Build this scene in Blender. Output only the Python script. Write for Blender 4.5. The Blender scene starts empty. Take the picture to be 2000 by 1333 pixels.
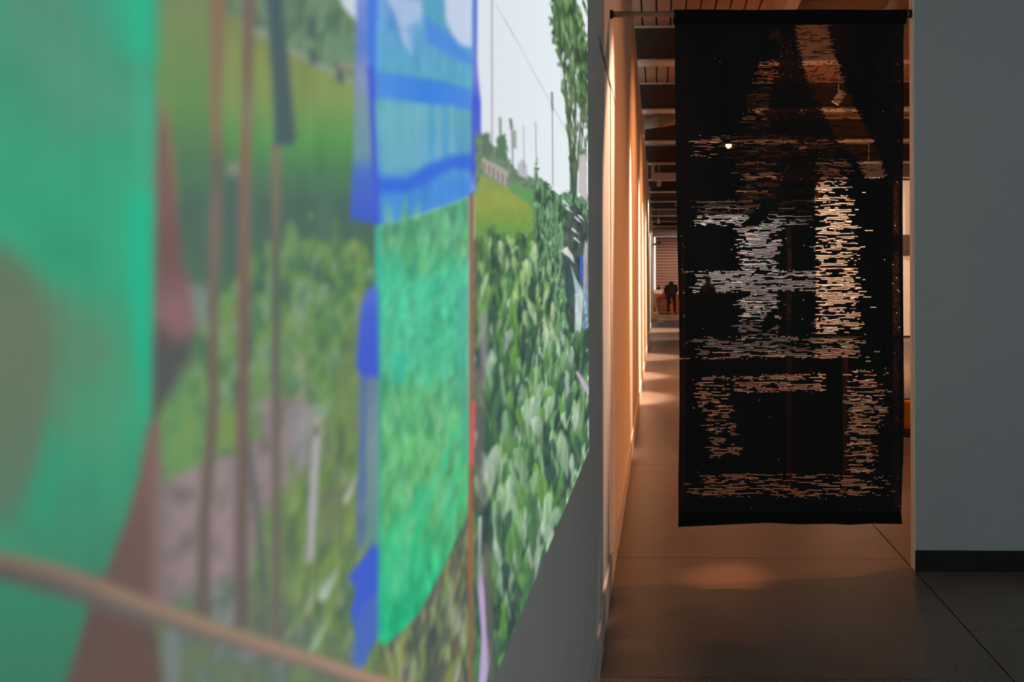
import bpy, bmesh, math, random
import numpy as np
from mathutils import Vector, Matrix

# ------------------------------------------------------------------ camera
FPX = 2000.0                       # focal length in pixels of the 2000 x 1333 frame
CAM_H = 1.40
YAW, ROLL = math.radians(1.75), 0.003
VPX, VPY = 1284.0, 557.0           # where the long wall vanishes
CX = VPX - FPX * math.tan(YAW)
CY = VPY + FPX * math.tan(YAW) * math.sin(ROLL)
FWD = Vector((-math.sin(YAW), math.cos(YAW), 0))
R0 = Vector((math.cos(YAW), math.sin(YAW), 0))
U0 = Vector((0, 0, 1))
RIGHT = R0 * math.cos(ROLL) - U0 * math.sin(ROLL)
UP = U0 * math.cos(ROLL) + R0 * math.sin(ROLL)
EYE = Vector((0, 0, CAM_H))

sc = bpy.context.scene
COL = sc.collection
cam_d = bpy.data.cameras.new('camera')
cam = bpy.data.objects.new('camera', cam_d)
COL.objects.link(cam)
cam.matrix_world = Matrix(((RIGHT.x, UP.x, -FWD.x, EYE.x), (RIGHT.y, UP.y, -FWD.y, EYE.y),
                           (RIGHT.z, UP.z, -FWD.z, EYE.z), (0, 0, 0, 1)))
cam_d.sensor_width = 36.0
cam_d.sensor_fit = 'HORIZONTAL'
cam_d.lens = FPX * 36.0 / 2000.0
cam_d.shift_x = -(CX - 1000.0) / 2000.0
cam_d.shift_y = -(666.5 - CY) / 2000.0
cam_d.clip_start = 0.02
cam_d.clip_end = 200
cam_d.dof.use_dof = True
cam_d.dof.focus_distance = 4.7
cam_d.dof.aperture_fstop = 6.0
sc.camera = cam

sc.view_settings.view_transform = 'Standard'
sc.view_settings.look = 'None'
sc.view_settings.gamma = 1.0
sc.view_settings.use_curve_mapping = False
sc.view_settings.exposure = 0.0

# dim cool light from the rooms behind the camera
w = bpy.data.worlds.new('world'); sc.world = w; w.use_nodes = True
w.node_tree.nodes['Background'].inputs[0].default_value = (0.70, 0.82, 0.86, 1)
w.node_tree.nodes['Background'].inputs[1].default_value = 1.65
sc.cycles.max_bounces = 7
sc.cycles.diffuse_bounces = 4
sc.cycles.glossy_bounces = 3
sc.cycles.transmission_bounces = 4
sc.cycles.sample_clamp_indirect = 4.0
sc.cycles.use_denoising = True
sc.cycles.caustics_reflective = False
sc.cycles.caustics_refractive = False

WARM = (1.0, 0.32, 0.10)
AMBER = (1.0, 0.46, 0.21)
SOFT = (1.0, 0.58, 0.36)
COOL = (1.0, 0.93, 0.93)

# ------------------------------------------------------------------ helpers
def ray(u, v):
    return (FWD + RIGHT * ((u - CX) / FPX) - UP * ((v - CY) / FPX))
def on_plane(u, v, p0, n):
    d = ray(u, v)
    return EYE + d * ((p0 - EYE).dot(n) / d.dot(n))
def at_y(u, v, y):   return on_plane(u, v, Vector((0, y, 0)), Vector((0, 1, 0)))
def at_x(u, v, x):   return on_plane(u, v, Vector((x, 0, 0)), Vector((1, 0, 0)))
def at_z(u, v, z=0): return on_plane(u, v, Vector((0, 0, z)), Vector((0, 0, 1)))
def lin(c):
    c = c / 255.0
    return c / 12.92 if c <= 0.04045 else ((c + 0.055) / 1.055) ** 2.4
def rgb(r, g, b): return (lin(r), lin(g), lin(b), 1)

def mat(name, color=(0.5, 0.5, 0.5, 1), rough=0.6, metal=0.0, spec=0.5, noise=0.0, nscale=8.0, bump=0.0, bscale=40.0,
        emit=None, estr=1.0):
    m = bpy.data.materials.new(name); m.use_nodes = True
    nt = m.node_tree; b = nt.nodes['Principled BSDF']
    b.inputs['Roughness'].default_value = rough
    b.inputs['Metallic'].default_value = metal
    b.inputs['Specular IOR Level'].default_value = spec
    b.inputs['Base Color'].default_value = color
    tc = nt.nodes.new('ShaderNodeTexCoord')
    if noise:
        n = nt.nodes.new('ShaderNodeTexNoise'); n.inputs['Scale'].default_value = nscale; n.inputs['Detail'].default_value = 6
        nt.links.new(tc.outputs['Object'], n.inputs['Vector'])
        r = nt.nodes.new('ShaderNodeValToRGB')
        r.color_ramp.elements[0].position = 0.3; r.color_ramp.elements[1].position = 0.7
        r.color_ramp.elements[0].color = tuple(c * (1 - noise) for c in color[:3]) + (1,)
        r.color_ramp.elements[1].color = tuple(min(1, c * (1 + noise)) for c in color[:3]) + (1,)
        nt.links.new(n.outputs['Fac'], r.inputs['Fac']); nt.links.new(r.outputs['Color'], b.inputs['Base Color'])
    if bump:
        n2 = nt.nodes.new('ShaderNodeTexNoise'); n2.inputs['Scale'].default_value = bscale; n2.inputs['Detail'].default_value = 4
        nt.links.new(tc.outputs['Object'], n2.inputs['Vector'])
        bp = nt.nodes.new('ShaderNodeBump'); bp.inputs['Strength'].default_value = bump; bp.inputs['Distance'].default_value = 0.01
        nt.links.new(n2.outputs['Fac'], bp.inputs['Height']); nt.links.new(bp.outputs['Normal'], b.inputs['Normal'])
    if emit:
        b.inputs['Emission Color'].default_value = tuple(emit[:3]) + (1,)
        b.inputs['Emission Strength'].default_value = estr
    return m

class MB:
    def __init__(self): self.v = []; self.f = []
    def quad_mesh(self, vs, fs):
        o = len(self.v); self.v += [tuple(p) for p in vs]; self.f += [tuple(i + o for i in f) for f in fs]; return self
    def box(self, x0, x1, y0, y1, z0, z1):
        vs = [(x, y, z) for x in (x0, x1) for y in (y0, y1) for z in (z0, z1)]
        return self.quad_mesh(vs, [(0, 1, 3, 2), (4, 6, 7, 5), (0, 4, 5, 1), (2, 3, 7, 6), (0, 2, 6, 4), (1, 5, 7, 3)])
    def obox(self, a, b, wx, wz, upv=(0, 0, 1)):      # bar from a to b with section wx * wz
        a = Vector(a); b = Vector(b); d = (b - a).normalized(); u = Vector(upv)
        if abs(d.dot(u)) > 0.98: u = Vector((0, 1, 0))
        s = d.cross(u).normalized(); t = s.cross(d).normalized()
        vs = [p + s * (i * wx / 2) + t * (j * wz / 2) for p in (a, b) for i in (-1, 1) for j in (-1, 1)]
        return self.quad_mesh(vs, [(0, 1, 3, 2), (4, 6, 7, 5), (0, 4, 5, 1), (2, 3, 7, 6), (0, 2, 6, 4), (1, 5, 7, 3)])
    def tube(self, pts, radii, n=12, caps=True):
        pts = [Vector(p) for p in pts]; o = len(self.v)
        if not hasattr(radii, '__len__'): radii = [radii] * len(pts)
        for i, p in enumerate(pts):
            d = (pts[min(i + 1, len(pts) - 1)] - pts[max(i - 1, 0)]).normalized()
            u = Vector((0, 0, 1)) if abs(d.z) < 0.9 else Vector((0, 1, 0))
            s = d.cross(u).normalized(); t = s.cross(d).normalized()
            for k in range(n):
                a = 2 * math.pi * k / n
                self.v.append(tuple(p + (s * math.cos(a) + t * math.sin(a)) * radii[i]))
        for i in range(len(pts) - 1):
            for k in range(n):
                k2 = (k + 1) % n
                self.f.append((o + i * n + k, o + i * n + k2, o + (i + 1) * n + k2, o + (i + 1) * n + k))
        if caps:
            self.f.append(tuple(o + k for k in reversed(range(n))))
            self.f.append(tuple(o + (len(pts) - 1) * n + k for k in range(n)))
        return self
    def build(self, name, m, parent=None, smooth=False, bevel=0):
        me = bpy.data.meshes.new(name); me.from_pydata(self.v, [], self.f); me.update()
        bm = bmesh.new(); bm.from_mesh(me); bmesh.ops.recalc_face_normals(bm, faces=bm.faces[:]); bm.to_mesh(me); bm.free()
        me.materials.append(m)
        if smooth: me.polygons.foreach_set('use_smooth', [True] * len(me.polygons))
        o = bpy.data.objects.new(name, me); COL.objects.link(o)
        if parent is not None: o.parent = parent; o.matrix_parent_inverse = parent.matrix_basis.inverted()
        if bevel:
            bv = o.modifiers.new('bevel', 'BEVEL'); bv.width = bevel; bv.segments = 2; bv.limit_method = 'ANGLE'
        return o
def tag(o, label=None, cat=None, group=None, kind=None):
    if label: o['label'] = label
    if cat: o['category'] = cat
    if group: o['group'] = group
    if kind: o['kind'] = kind
    return o
def empty(name, loc=(0, 0, 0)):
    o = bpy.data.objects.new(name, None); COL.objects.link(o); o.location = loc; o.empty_display_size = 0.1; return o
def local(e, mb, name, m, **k):            # part given in world coordinates under an Empty
    return mb.build(name, m, e, **k)

# ------------------------------------------------------------------ materials
M = {}
M['plaster'] = mat('white_wall_paint', (0.80, 0.80, 0.78, 1), 0.75, noise=0.03, nscale=3, bump=0.04, bscale=120)
M['grey_paint'] = mat('pale_grey_wall_paint', (0.35, 0.385, 0.40, 1), 0.75, noise=0.03, nscale=2, bump=0.05, bscale=150)
M['white_trim'] = mat('satin_white_trim', (0.72, 0.71, 0.70, 1), 0.38)
M['dark_base'] = mat('dark_rubber_baseboard', (0.009, 0.009, 0.008, 1), 0.6, spec=0.2, noise=0.15, nscale=20)
M['gap'] = mat('dark_joint', (0.02, 0.017, 0.015, 1), 0.9)
M['deck'] = mat('painted_ceiling_deck', (0.36, 0.18, 0.10, 1), 0.6, noise=0.08, nscale=2)
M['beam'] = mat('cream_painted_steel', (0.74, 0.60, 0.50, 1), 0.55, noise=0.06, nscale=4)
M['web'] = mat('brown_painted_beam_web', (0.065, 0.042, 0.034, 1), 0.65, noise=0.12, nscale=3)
M['metal_white'] = mat('white_powder_coat', (0.7, 0.68, 0.64, 1), 0.4)
M['bamboo'] = mat('aged_wooden_rod', (0.20, 0.115, 0.055, 1), 0.55, noise=0.3, nscale=14)
M['duct'] = mat('painted_duct', (0.42, 0.30, 0.22, 1), 0.5)
M['black_cloth'] = mat('black_hem_cloth', (0.0035, 0.0035, 0.004, 1), 0.85, spec=0.15, bump=0.3, bscale=900)
M['wood'] = mat('reddish_varnished_wood', (0.34, 0.085, 0.028, 1), 0.4, noise=0.3, nscale=6)
M['wood_dark'] = mat('dark_wood_moulding', (0.11, 0.028, 0.012, 1), 0.45, noise=0.25, nscale=9)
M['blind'] = mat('dusty_mauve_blind_slat', (0.20, 0.10, 0.095, 1), 0.5, noise=0.08, nscale=5)
M['blind_rail'] = mat('pale_blind_edge', (0.55, 0.47, 0.47, 1), 0.4)
M['jacket'] = None

def concrete():
    m = bpy.data.materials.new('polished_concrete'); m.use_nodes = True
    nt = m.node_tree; b = nt.nodes['Principled BSDF']; L = nt.links.new
    g = nt.nodes.new('ShaderNodeNewGeometry')
    n1 = nt.nodes.new('ShaderNodeTexNoise'); n1.inputs['Scale'].default_value = 1.3; n1.inputs['Detail'].default_value = 8; n1.inputs['Roughness'].default_value = 0.65
    n2 = nt.nodes.new('ShaderNodeTexNoise'); n2.inputs['Scale'].default_value = 85; n2.inputs['Detail'].default_value = 3
    n3 = nt.nodes.new('ShaderNodeTexVoronoi'); n3.inputs['Scale'].default_value = 60
    for n in (n1, n2, n3): L(g.outputs['Position'], n.inputs['Vector'])
    r1 = nt.nodes.new('ShaderNodeValToRGB'); r1.color_ramp.elements[0].position = 0.3; r1.color_ramp.elements[1].position = 0.72
    r1.color_ramp.elements[0].color = (0.10, 0.088, 0.078, 1); r1.color_ramp.elements[1].color = (0.185, 0.165, 0.148, 1)
    r2 = nt.nodes.new('ShaderNodeValToRGB'); r2.color_ramp.elements[0].position = 0.35; r2.color_ramp.elements[1].position = 0.68
    r2.color_ramp.elements[0].color = (0.55, 0.55, 0.55, 1); r2.color_ramp.elements[1].color = (1.3, 1.3, 1.3, 1)
    mx = nt.nodes.new('ShaderNodeMixRGB'); mx.blend_type = 'MULTIPLY'; mx.inputs[0].default_value = 0.8
    L(n1.outputs['Fac'], r1.inputs['Fac']); L(n2.outputs['Fac'], r2.inputs['Fac'])
    L(r1.outputs['Color'], mx.inputs[1]); L(r2.outputs['Color'], mx.inputs[2])
    L(mx.outputs['Color'], b.inputs['Base Color'])
    rr = nt.nodes.new('ShaderNodeMapRange'); rr.inputs['To Min'].default_value = 0.24; rr.inputs['To Max'].default_value = 0.42
    L(n1.outputs['Fac'], rr.inputs['Value']); L(rr.outputs['Result'], b.inputs['Roughness'])
    bp = nt.nodes.new('ShaderNodeBump'); bp.inputs['Strength'].default_value = 0.06; bp.inputs['Distance'].default_value = 0.01
    L(n2.outputs['Fac'], bp.inputs['Height']); L(bp.outputs['Normal'], b.inputs['Normal'])
    return m
M['concrete'] = concrete()

# ------------------------------------------------------------------ the setting
WX = -0.219                                   # plane of the long left wall
WTOP = 3.78
HALL_X, HALL_Y = 12.0, 50.0
DECK_Z, BEAM_Z = 4.65, 4.20
D_Y0 = at_x(1172, 557, WX).y; D_Y1 = at_x(1194.5, 557, WX).y; D_Y2 = at_x(1203.5, 557, WX).y
D_Z0, D_Z1 = 0.165, 2.36

floor = tag(MB().box(WX - 0.3, HALL_X, -5, HALL_Y, -0.12, -0.05).build('floor', M['gap']), 'polished grey concrete floor with thin saw-cut joints', kind='structure')
g = 0.0035
PX = at_z(1774, 1102).x                       # joint in line with the partition's end
ycut_a = [-5, -2.2, 0.4, 2.0, at_z(1500, 1326).y, at_z(1500, 1091).y, at_z(1330, 909).y]
while ycut_a[-1] < HALL_Y - 1: ycut_a.append(min(HALL_Y, ycut_a[-1] + 2.7))
ycut_b = [-5, -1.2, 1.5, at_z(1950, 1232).y, 8.4, 11.7, 15.0]
while ycut_b[-1] < HALL_Y - 1: ycut_b.append(min(HALL_Y, ycut_b[-1] + 3.3))
for x0, x1, cuts in ((WX - 0.3, PX, ycut_a), (PX, 4.4, ycut_b), (4.4, 8.2, ycut_b), (8.2, HALL_X, ycut_b)):
    for a, b in zip(cuts[:-1], cuts[1:]):
        MB().box(x0 + g, x1 - g, a + g, b - g, -0.05, 0).build('slab', M['concrete'], floor)

wl = tag(MB().box(WX - 0.16, WX, -5, D_Y0, 0, WTOP).build('wall_left', M['plaster']), 'long white gallery wall carrying the projection', kind='structure')
MB().box(WX - 0.16, WX, D_Y2, HALL_Y, 0, WTOP).build('wall_run', M['plaster'], wl)
MB().box(WX - 0.16, WX, D_Y0, D_Y2, D_Z1, WTOP).build('wall_over_door', M['plaster'], wl)
MB().box(WX - 0.16, WX - 0.05, D_Y0, D_Y2, 0, D_Z1).build('door_recess', M['gap'], wl)
# capping along the top with small brackets
MB().box(WX - 0.18, WX + 0.012, -5, HALL_Y, WTOP, WTOP + 0.03).build('top_capping', M['plaster'], wl)
for y in (14.2, 19.5, 24.5, 31.0, 38.0):
    MB().box(WX, WX + 0.05, y, y + 0.22, WTOP - 0.30, WTOP - 0.02).build('bracket', M['plaster'], wl)
bb = tag(MB().box(WX, WX + 0.010, -5, D_Y0, 0, 0.155).build('baseboard_left', M['white_trim'], bevel=0.003), 'white baseboard along the long left wall', kind='structure')
MB().box(WX, WX + 0.010, D_Y2, HALL_Y, 0, 0.155).build('baseboard_run', M['white_trim'], bb, bevel=0.003)
MB().box(WX - 0.03, WX + 0.006, D_Y0 + 0.012, D_Y2 - 0.004, 0, 0.16).build('door_threshold', M['white_trim'], bb, bevel=0.003)

dr = tag(empty('door_1', (WX, D_Y0, D_Z0)), 'flush white door set into the long left wall', kind='structure')
MB().box(WX - 0.048, WX - 0.005, D_Y0 + 0.012, D_Y1 - 0.008, D_Z0 + 0.006, D_Z1 - 0.02).build('door_leaf', M['plaster'], dr, bevel=0.002)
MB().box(WX - 0.048, WX - 0.001, D_Y1 + 0.008, D_Y2 - 0.012, D_Z0 + 0.006, D_Z1 - 0.008).build('side_panel', M['plaster'], dr, bevel=0.002)

# right partition: its end is seen at the edge of the opening
PY = at_z(1782, 1116).y
wr = tag(MB().box(PX, HALL_X, PY, PY + 0.075, 0, DECK_Z).build('wall_right', M['grey_paint']), 'plain grey partition wall on the right of the opening', kind='structure')
MB().box(PX - 0.0005, PX + 0.003, PY - 0.001, PY + 0.076, 0, DECK_Z).build('corner_bead', M['plaster'], wr)
tag(MB().box(PX + 0.002, HALL_X, PY - 0.012, PY, 0, 0.102).build('baseboard_right', M['dark_base'], bevel=0.003), 'dark rubber baseboard of the grey partition', kind='structure')
# the near room on the right of the camera
tag(MB().box(6.0, 6.15, -5, PY, 0, DECK_Z).build('wall_side', M['plaster']), 'white side wall of the near room', kind='structure')
tag(MB().box(HALL_X, HALL_X + 0.15, PY, HALL_Y, 0, DECK_Z).build('wall_hall', M['plaster']), 'white side wall of the hall beyond', kind='structure')
tag(MB().box(WX - 4, HALL_X, HALL_Y, HALL_Y + 0.2, 0, DECK_Z).build('wall_back', M['plaster']), 'end wall of the hall behind the blinds', kind='structure')
tag(MB().box(WX - 4, WX - 3.9, -5, HALL_Y, 0, DECK_Z).build('wall_beyond', M['web']), 'dark wall behind the long partition', kind='structure')

# ceiling: deck planks and cross beams
ce = tag(MB().box(WX - 4, HALL_X, -5, HALL_Y, DECK_Z + 0.02, DECK_Z + 0.10).build('ceiling', M['gap']), 'ribbed metal ceiling deck on steel beams', kind='structure')
x = WX - 3.9
pl = None
while x < HALL_X - 0.17:
    if pl is None:
        pl = MB().box(0, 0.150, -5, HALL_Y, -0.012, 0.02).build('deck_plank', M['deck'], ce); o = pl
    else:
        o = pl.copy(); COL.objects.link(o)
    o.location = (x, 0, DECK_Z); x += 0.172
def ibeam(y, w=0.34):
    b = MB()
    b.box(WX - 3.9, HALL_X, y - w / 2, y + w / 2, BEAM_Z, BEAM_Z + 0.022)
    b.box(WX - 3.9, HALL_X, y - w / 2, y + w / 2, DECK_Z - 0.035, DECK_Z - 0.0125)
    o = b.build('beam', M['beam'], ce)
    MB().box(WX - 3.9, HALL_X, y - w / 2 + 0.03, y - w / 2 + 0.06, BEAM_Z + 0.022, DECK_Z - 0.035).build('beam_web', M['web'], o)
    return o
y = 12.95 - 3.6 * 4
while y < HALL_Y:
    ibeam(y); y += 3.6
# lengthwise girder and the deep cross girder to its right
gx0, gx1 = at_z(1524, 24, BEAM_Z).x, at_z(1549, 24, BEAM_Z).x
gd = MB()
gd.box(gx0, gx1, 5.4, 11.6, BEAM_Z - 0.02, BEAM_Z + 0.01)
gd.box(gx0, gx0 + 0.03, 5.4, 11.6, BEAM_Z - 0.045, BEAM_Z - 0.02)
gd.box(gx1 - 0.03, gx1, 5.4, 11.6, BEAM_Z - 0.045, BEAM_Z - 0.02)
gd.box((gx0 + gx1) / 2 - 0.02, (gx0 + gx1) / 2 + 0.02, 5.4, 11.6, BEAM_Z + 0.01, DECK_Z - 0.0125)
gd.build('girder', M['beam'], ce)
MB().box(gx1 + 0.02, HALL_X, 11.72, 11.9, BEAM_Z - 0.25, DECK_Z - 0.0125).build('girder', M['beam'], ce)

# ------------------------------------------------------------------ far end of the hall
BY = HALL_Y - 0.25
def far(u, v, y=BY): return at_y(u, v, y)
a = far(1230, 463); b = far(1500, 448)
tag(MB().box(a.x, b.x, BY - 0.05, HALL_Y, a.z, b.z).build('trim_1', M['plaster'], bevel=0.01), 'pale fascia board above the blinds', kind='structure')
wz0, wz1 = far(1300, 566).z, far(1300, 463.5).z
wx0, wx1 = far(1277.6, 500).x, far(1420, 500).x
win = tag(empty('window_1', ((wx0 + wx1) / 2, BY, wz0)), 'end window behind closed mauve blinds', kind='structure')
M['pane'] = mat('backlit_window_glass', (0.8, 0.8, 0.8, 1), 0.1, emit=(0.95, 0.95, 1.0), estr=1.3)
MB().box(wx0, wx1, BY + 0.19, BY + 0.21, wz0, wz1).build('pane', M['pane'], win)
MB().box(wx0 - 0.05, wx0, BY + 0.10, BY + 0.22, wz0, wz1).build('window_frame', M['blind_rail'], win)
MB().box(wx0 + 0.50, wx0 + 0.56, BY + 0.12, BY + 0.20, wz0, wz1).build('mullion', M['web'], win)
bl = tag(empty('window_blind', ((wx0 + wx1) / 2, BY, wz0)), 'wide closed mauve slatted blind on the end window', 'blind')
NS = 18; dz = (wz1 - wz0) / NS
bx0, bx1 = far(1280.2, 500).x, wx1
sl = None
for i in range(NS):
    z = wz0 + i * dz
    if sl is None:
        sl = MB().quad_mesh([(bx0, 0, 0.012), (bx1, 0, 0.012), (bx1, 0.02, dz + 0.01), (bx0, 0.02, dz + 0.01),
                             (bx0, 0.012, 0.012), (bx1, 0.012, 0.012), (bx1, 0.032, dz + 0.01), (bx0, 0.032, dz + 0.01)],
                            [(0, 1, 2, 3), (7, 6, 5, 4), (0, 4, 5, 1), (1, 5, 6, 2), (2, 6, 7, 3), (3, 7, 4, 0)]).build('slat', M['blind'])
        ed = MB().box(bx0, bx1, -0.012, 0.012, -0.012, 0.018).build('slat_edge', M['blind_rail'])
        s, e = sl, ed
    else:
        s = sl.copy(); e = ed.copy(); COL.objects.link(s); COL.objects.link(e)
    s.parent = bl; s.matrix_parent_inverse = Matrix.Translation(bl.location).inverted(); s.location = (0, BY + 0.03, z)
    e.parent = s; e.location = (0, 0, 0)
sz = far(1300, 574).z; sz1 = far(1300, 566.5).z
tag(MB().box(WX + 0.02, wx1 + 1, BY - 0.55, BY - 0.02, sz, sz1).build('counter_top', M['metal_white'], bevel=0.01), 'white worktop running below the blinds', 'worktop')
ct = tag(empty('wooden_counter', ((wx0 + wx1) / 2, BY - 0.3, 0)), 'reddish wooden panelled counter below the white worktop', 'counter')
cy = BY - 0.5
local(ct, MB().box(WX + 0.02, wx1 + 1, cy, BY, 0.0, sz - 0.002), 'body', M['wood'])
for k in range(4):
    x0 = far(1286 + k * 36, 590).x; x1 = far(1316 + k * 36, 590).x
    z0 = 0.17; z1 = sz - 0.17; fr = MB()
    fr.box(x0, x1, cy - 0.03, cy, z0, z0 + 0.05); fr.box(x0, x1, cy - 0.03, cy, z1 - 0.05, z1)
    fr.box(x0, x0 + 0.05, cy - 0.03, cy, z0 + 0.05, z1 - 0.05); fr.box(x1 - 0.05, x1, cy - 0.03, cy, z0 + 0.05, z1 - 0.05)
    p = local(ct, fr, 'panel_moulding', M['wood_dark'])
    MB().box(x0 + 0.05, x1 - 0.05, cy - 0.012, cy, z0 + 0.05, z1 - 0.05).build('panel', M['wood'], p)
local(ct, MB().box(WX + 0.02, wx1 + 1, cy - 0.02, cy, 0, 0.07), 'plinth', M['wood_dark'])
# small dark item on the worktop
bp_ = far(1286.5, 570, BY - 0.3)
tag(MB().tube([(bp_.x, BY - 0.3, sz1), (bp_.x, BY - 0.3, sz1 + 0.10), (bp_.x, BY - 0.3, sz1 + 0.13), (bp_.x, BY - 0.3, sz1 + 0.19)], [0.07, 0.07, 0.04, 0.04]).build('flask', M['dark_base'], smooth=False), 'small dark flask on the white worktop', 'flask')

# white display walls standing in the hall
def display_wall(name, u0, u1, y, ztop, label, m):
    x0 = at_y(u0, 557, y).x; x1 = at_y(u1, 557, y).x
    e = tag(empty(name, ((x0 + x1) / 2, y, 0)), label, 'display wall', 'white display walls in the hall')
    local(e, MB().box(x0, x1, y, y + 0.2, 0.05, ztop), 'panel', m, bevel=0.006)
    local(e, MB().box(x0 + 0.01, x1 - 0.01, y + 0.03, y + 0.17, 0, 0.05), 'plinth', M['gap'])
    return e
display_wall('display_wall', 1352, 1592, 38.0, 4.0, 'white display wall far behind the middle of the textile', M['plaster'])
display_wall('display_wall', 1594, 1850, 27.0, 4.12, 'white display wall seen in the slit beside the grey partition', M['plaster'])
# dark steel channel in front of the right display wall
a = at_y(1735, 490, 26.6); b = at_y(1860, 459, 26.6)
tag(MB().box(a.x, b.x, 26.45, 26.6, a.z, b.z).box(a.x, a.x + 0.06, 26.48, 26.56, b.z, DECK_Z - 0.0115).box(b.x - 0.06, b.x, 26.48, 26.56, b.z, DECK_Z - 0.0115).build('steel_channel', M['web']),
    'dark hung steel channel across the white display wall', 'beam')

# leaning white frame by the long wall
fb = at_z(1288, 632); ft = at_y(1274.5, 570, fb.y)
le = tag(empty('leaning_frame', (fb.x, fb.y, 0)), 'white wooden frame leaning against the long wall', 'frame')
for dy in (0.0, 0.62):
    local(le, MB().obox((fb.x, fb.y + dy, 0.0), (WX + 0.05, fb.y + dy, ft.z), 0.045, 0.09, (0, 1, 0)), 'rail', M['metal_white'])
for t in (0.16, 0.55, 0.93):
    px_, pz_ = fb.x + (WX + 0.05 - fb.x) * t, ft.z * t
    local(le, MB().obox((px_, fb.y, pz_), (px_, fb.y + 0.62, pz_), 0.06, 0.04), 'crossbar', M['metal_white'])
bx_ = at_z(1279, 627)
bxm = mat('brown_cardboard', (0.22, 0.13, 0.07, 1), 0.8, noise=0.1)
cb = tag(empty('cardboard_box', (WX + 0.14, bx_.y + 1.2, 0)), 'small brown carton on the floor behind the leaning frame', 'box')
local(cb, MB().box(WX + 0.02, WX + 0.26, bx_.y + 1.0, bx_.y + 1.5, 0, 0.30), 'carton', bxm, bevel=0.004)
local(cb, MB().box(WX + 0.02, WX + 0.26, bx_.y + 1.22, bx_.y + 1.28, 0.30, 0.303), 'tape', M['metal_white'])

# small arm on the long wall
wy = 44.5; wa_ = at_y(1276, 477, wy); wb_ = at_y(1290, 475, wy)
wm = tag(empty('wall_arm', (WX, wy, wa_.z)), 'pale bracket arm high on the far end of the long wall', 'bracket')
local(wm, MB().box(WX, WX + 0.03, wy - 0.10, wy + 0.10, wa_.z - 0.16, wa_.z + 0.06), 'plate', M['duct'])
local(wm, MB().obox((WX + 0.03, wy, wa_.z - 0.03), (wb_.x - 0.12, wy, wb_.z - 0.02), 0.07, 0.09), 'arm', M['duct'])
local(wm, MB().tube([(wb_.x - 0.13, wy, wb_.z - 0.05), (wb_.x, wy - 0.02, wb_.z + 0.03)], [0.05, 0.06], 14), 'head', M['duct'])

# yellow wheeled bucket in the slit beside the partition
yb = at_z(1782, 862); yb.x += 0.02
M['yellow'] = mat('yellow_plastic', (0.60, 0.27, 0.012, 1), 0.35, noise=0.08, nscale=5)
M['charcoal'] = mat('charcoal_plastic', (0.03, 0.027, 0.026, 1), 0.5, noise=0.1)
ye = tag(empty('mop_bucket', (yb.x, yb.y, 0)), 'yellow plastic bucket on a dark base beside the textile', 'bucket')
def rounded_prism(cx, cy, rings, n=24, p=4.0):
    mb = MB(); vs = []
    for (rx, ry, z) in rings:
        for k in range(n):
            a = 2 * math.pi * k / n; c, s = math.cos(a), math.sin(a)
            r = (abs(c) ** p + abs(s) ** p) ** (-1 / p)
            vs.append((cx + rx * r * c, cy + ry * r * s, z))
    fs = [(i * n + k, i * n + (k + 1) % n, (i + 1) * n + (k + 1) % n, (i + 1) * n + k) for i in range(len(rings) - 1) for k in range(n)]
    fs += [tuple(range(n))[::-1], tuple((len(rings) - 1) * n + k for k in range(n))]
    return mb.quad_mesh(vs, fs)
local(ye, rounded_prism(yb.x, yb.y + 0.16, [(0.20, 0.155, 0.03), (0.21, 0.16, 0.05), (0.20, 0.155, 0.105)]), 'base', M['charcoal'])
local(ye, rounded_prism(yb.x, yb.y + 0.16, [(0.16, 0.125, 0.105), (0.185, 0.145, 0.29), (0.195, 0.15, 0.295), (0.195, 0.15, 0.315), (0.175, 0.135, 0.315), (0.165, 0.125, 0.26)]), 'tub', M['yellow'])
local(ye, MB().box(yb.x - 0.10, yb.x + 0.12, yb.y + 0.06, yb.y + 0.26, 0.262, 0.35), 'wringer', M['yellow'], bevel=0.02)
local(ye, MB().tube([(yb.x - 0.19, yb.y + 0.13, 0.30), (yb.x - 0.15, yb.y + 0.08, 0.355), (yb.x, yb.y + 0.04, 0.375), (yb.x + 0.15, yb.y + 0.08, 0.355), (yb.x + 0.19, yb.y + 0.13, 0.30)], 0.008, 8), 'handle', M['charcoal'], smooth=True)
for sx in (-0.15, 0.15):
    for sy in (0.06, 0.26):
        local(ye, MB().tube([(yb.x + sx - 0.012, yb.y + sy, 0.02), (yb.x + sx + 0.012, yb.y + sy, 0.02)], 0.02, 12), 'caster', M['charcoal'])

# ------------------------------------------------------------------ ceiling services
def duct(pts, r, label):
    mb = MB(); mb.tube(pts, r, 24)
    o = mb.build('ventilation_duct', M['duct'], smooth=True)
    for t in (0.25, 0.6):
        p = Vector(pts[0]).lerp(Vector(pts[-1]), t); d = (Vector(pts[-1]) - Vector(pts[0])).normalized() * 0.03
        MB().tube([p - d, p + d], r + 0.012, 24).build('collar', M['duct'], o, smooth=False)
        MB().tube([p + Vector((0, 0, r)), Vector((p.x, p.y, DECK_Z - 0.012))], 0.006, 6).build('hanger', M['web'], o)
    return tag(o, label, 'duct')
p0 = at_y(1240, 243, 18.9); p1 = at_y(1480, 205, 16.9)
duct([(p0.x, p0.y, p0.z), (p1.x, p1.y, p1.z)], 0.12, 'round ceiling duct slanting up to the right behind the textile')
p0 = at_y(1250, 271, 21.2); p1 = at_y(1480, 292, 21.4)
duct([(p0.x, p0.y, p0.z), (p1.x, p1.y, p1.z)], 0.055, 'thin ceiling duct slanting down to the right behind the textile')
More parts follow.
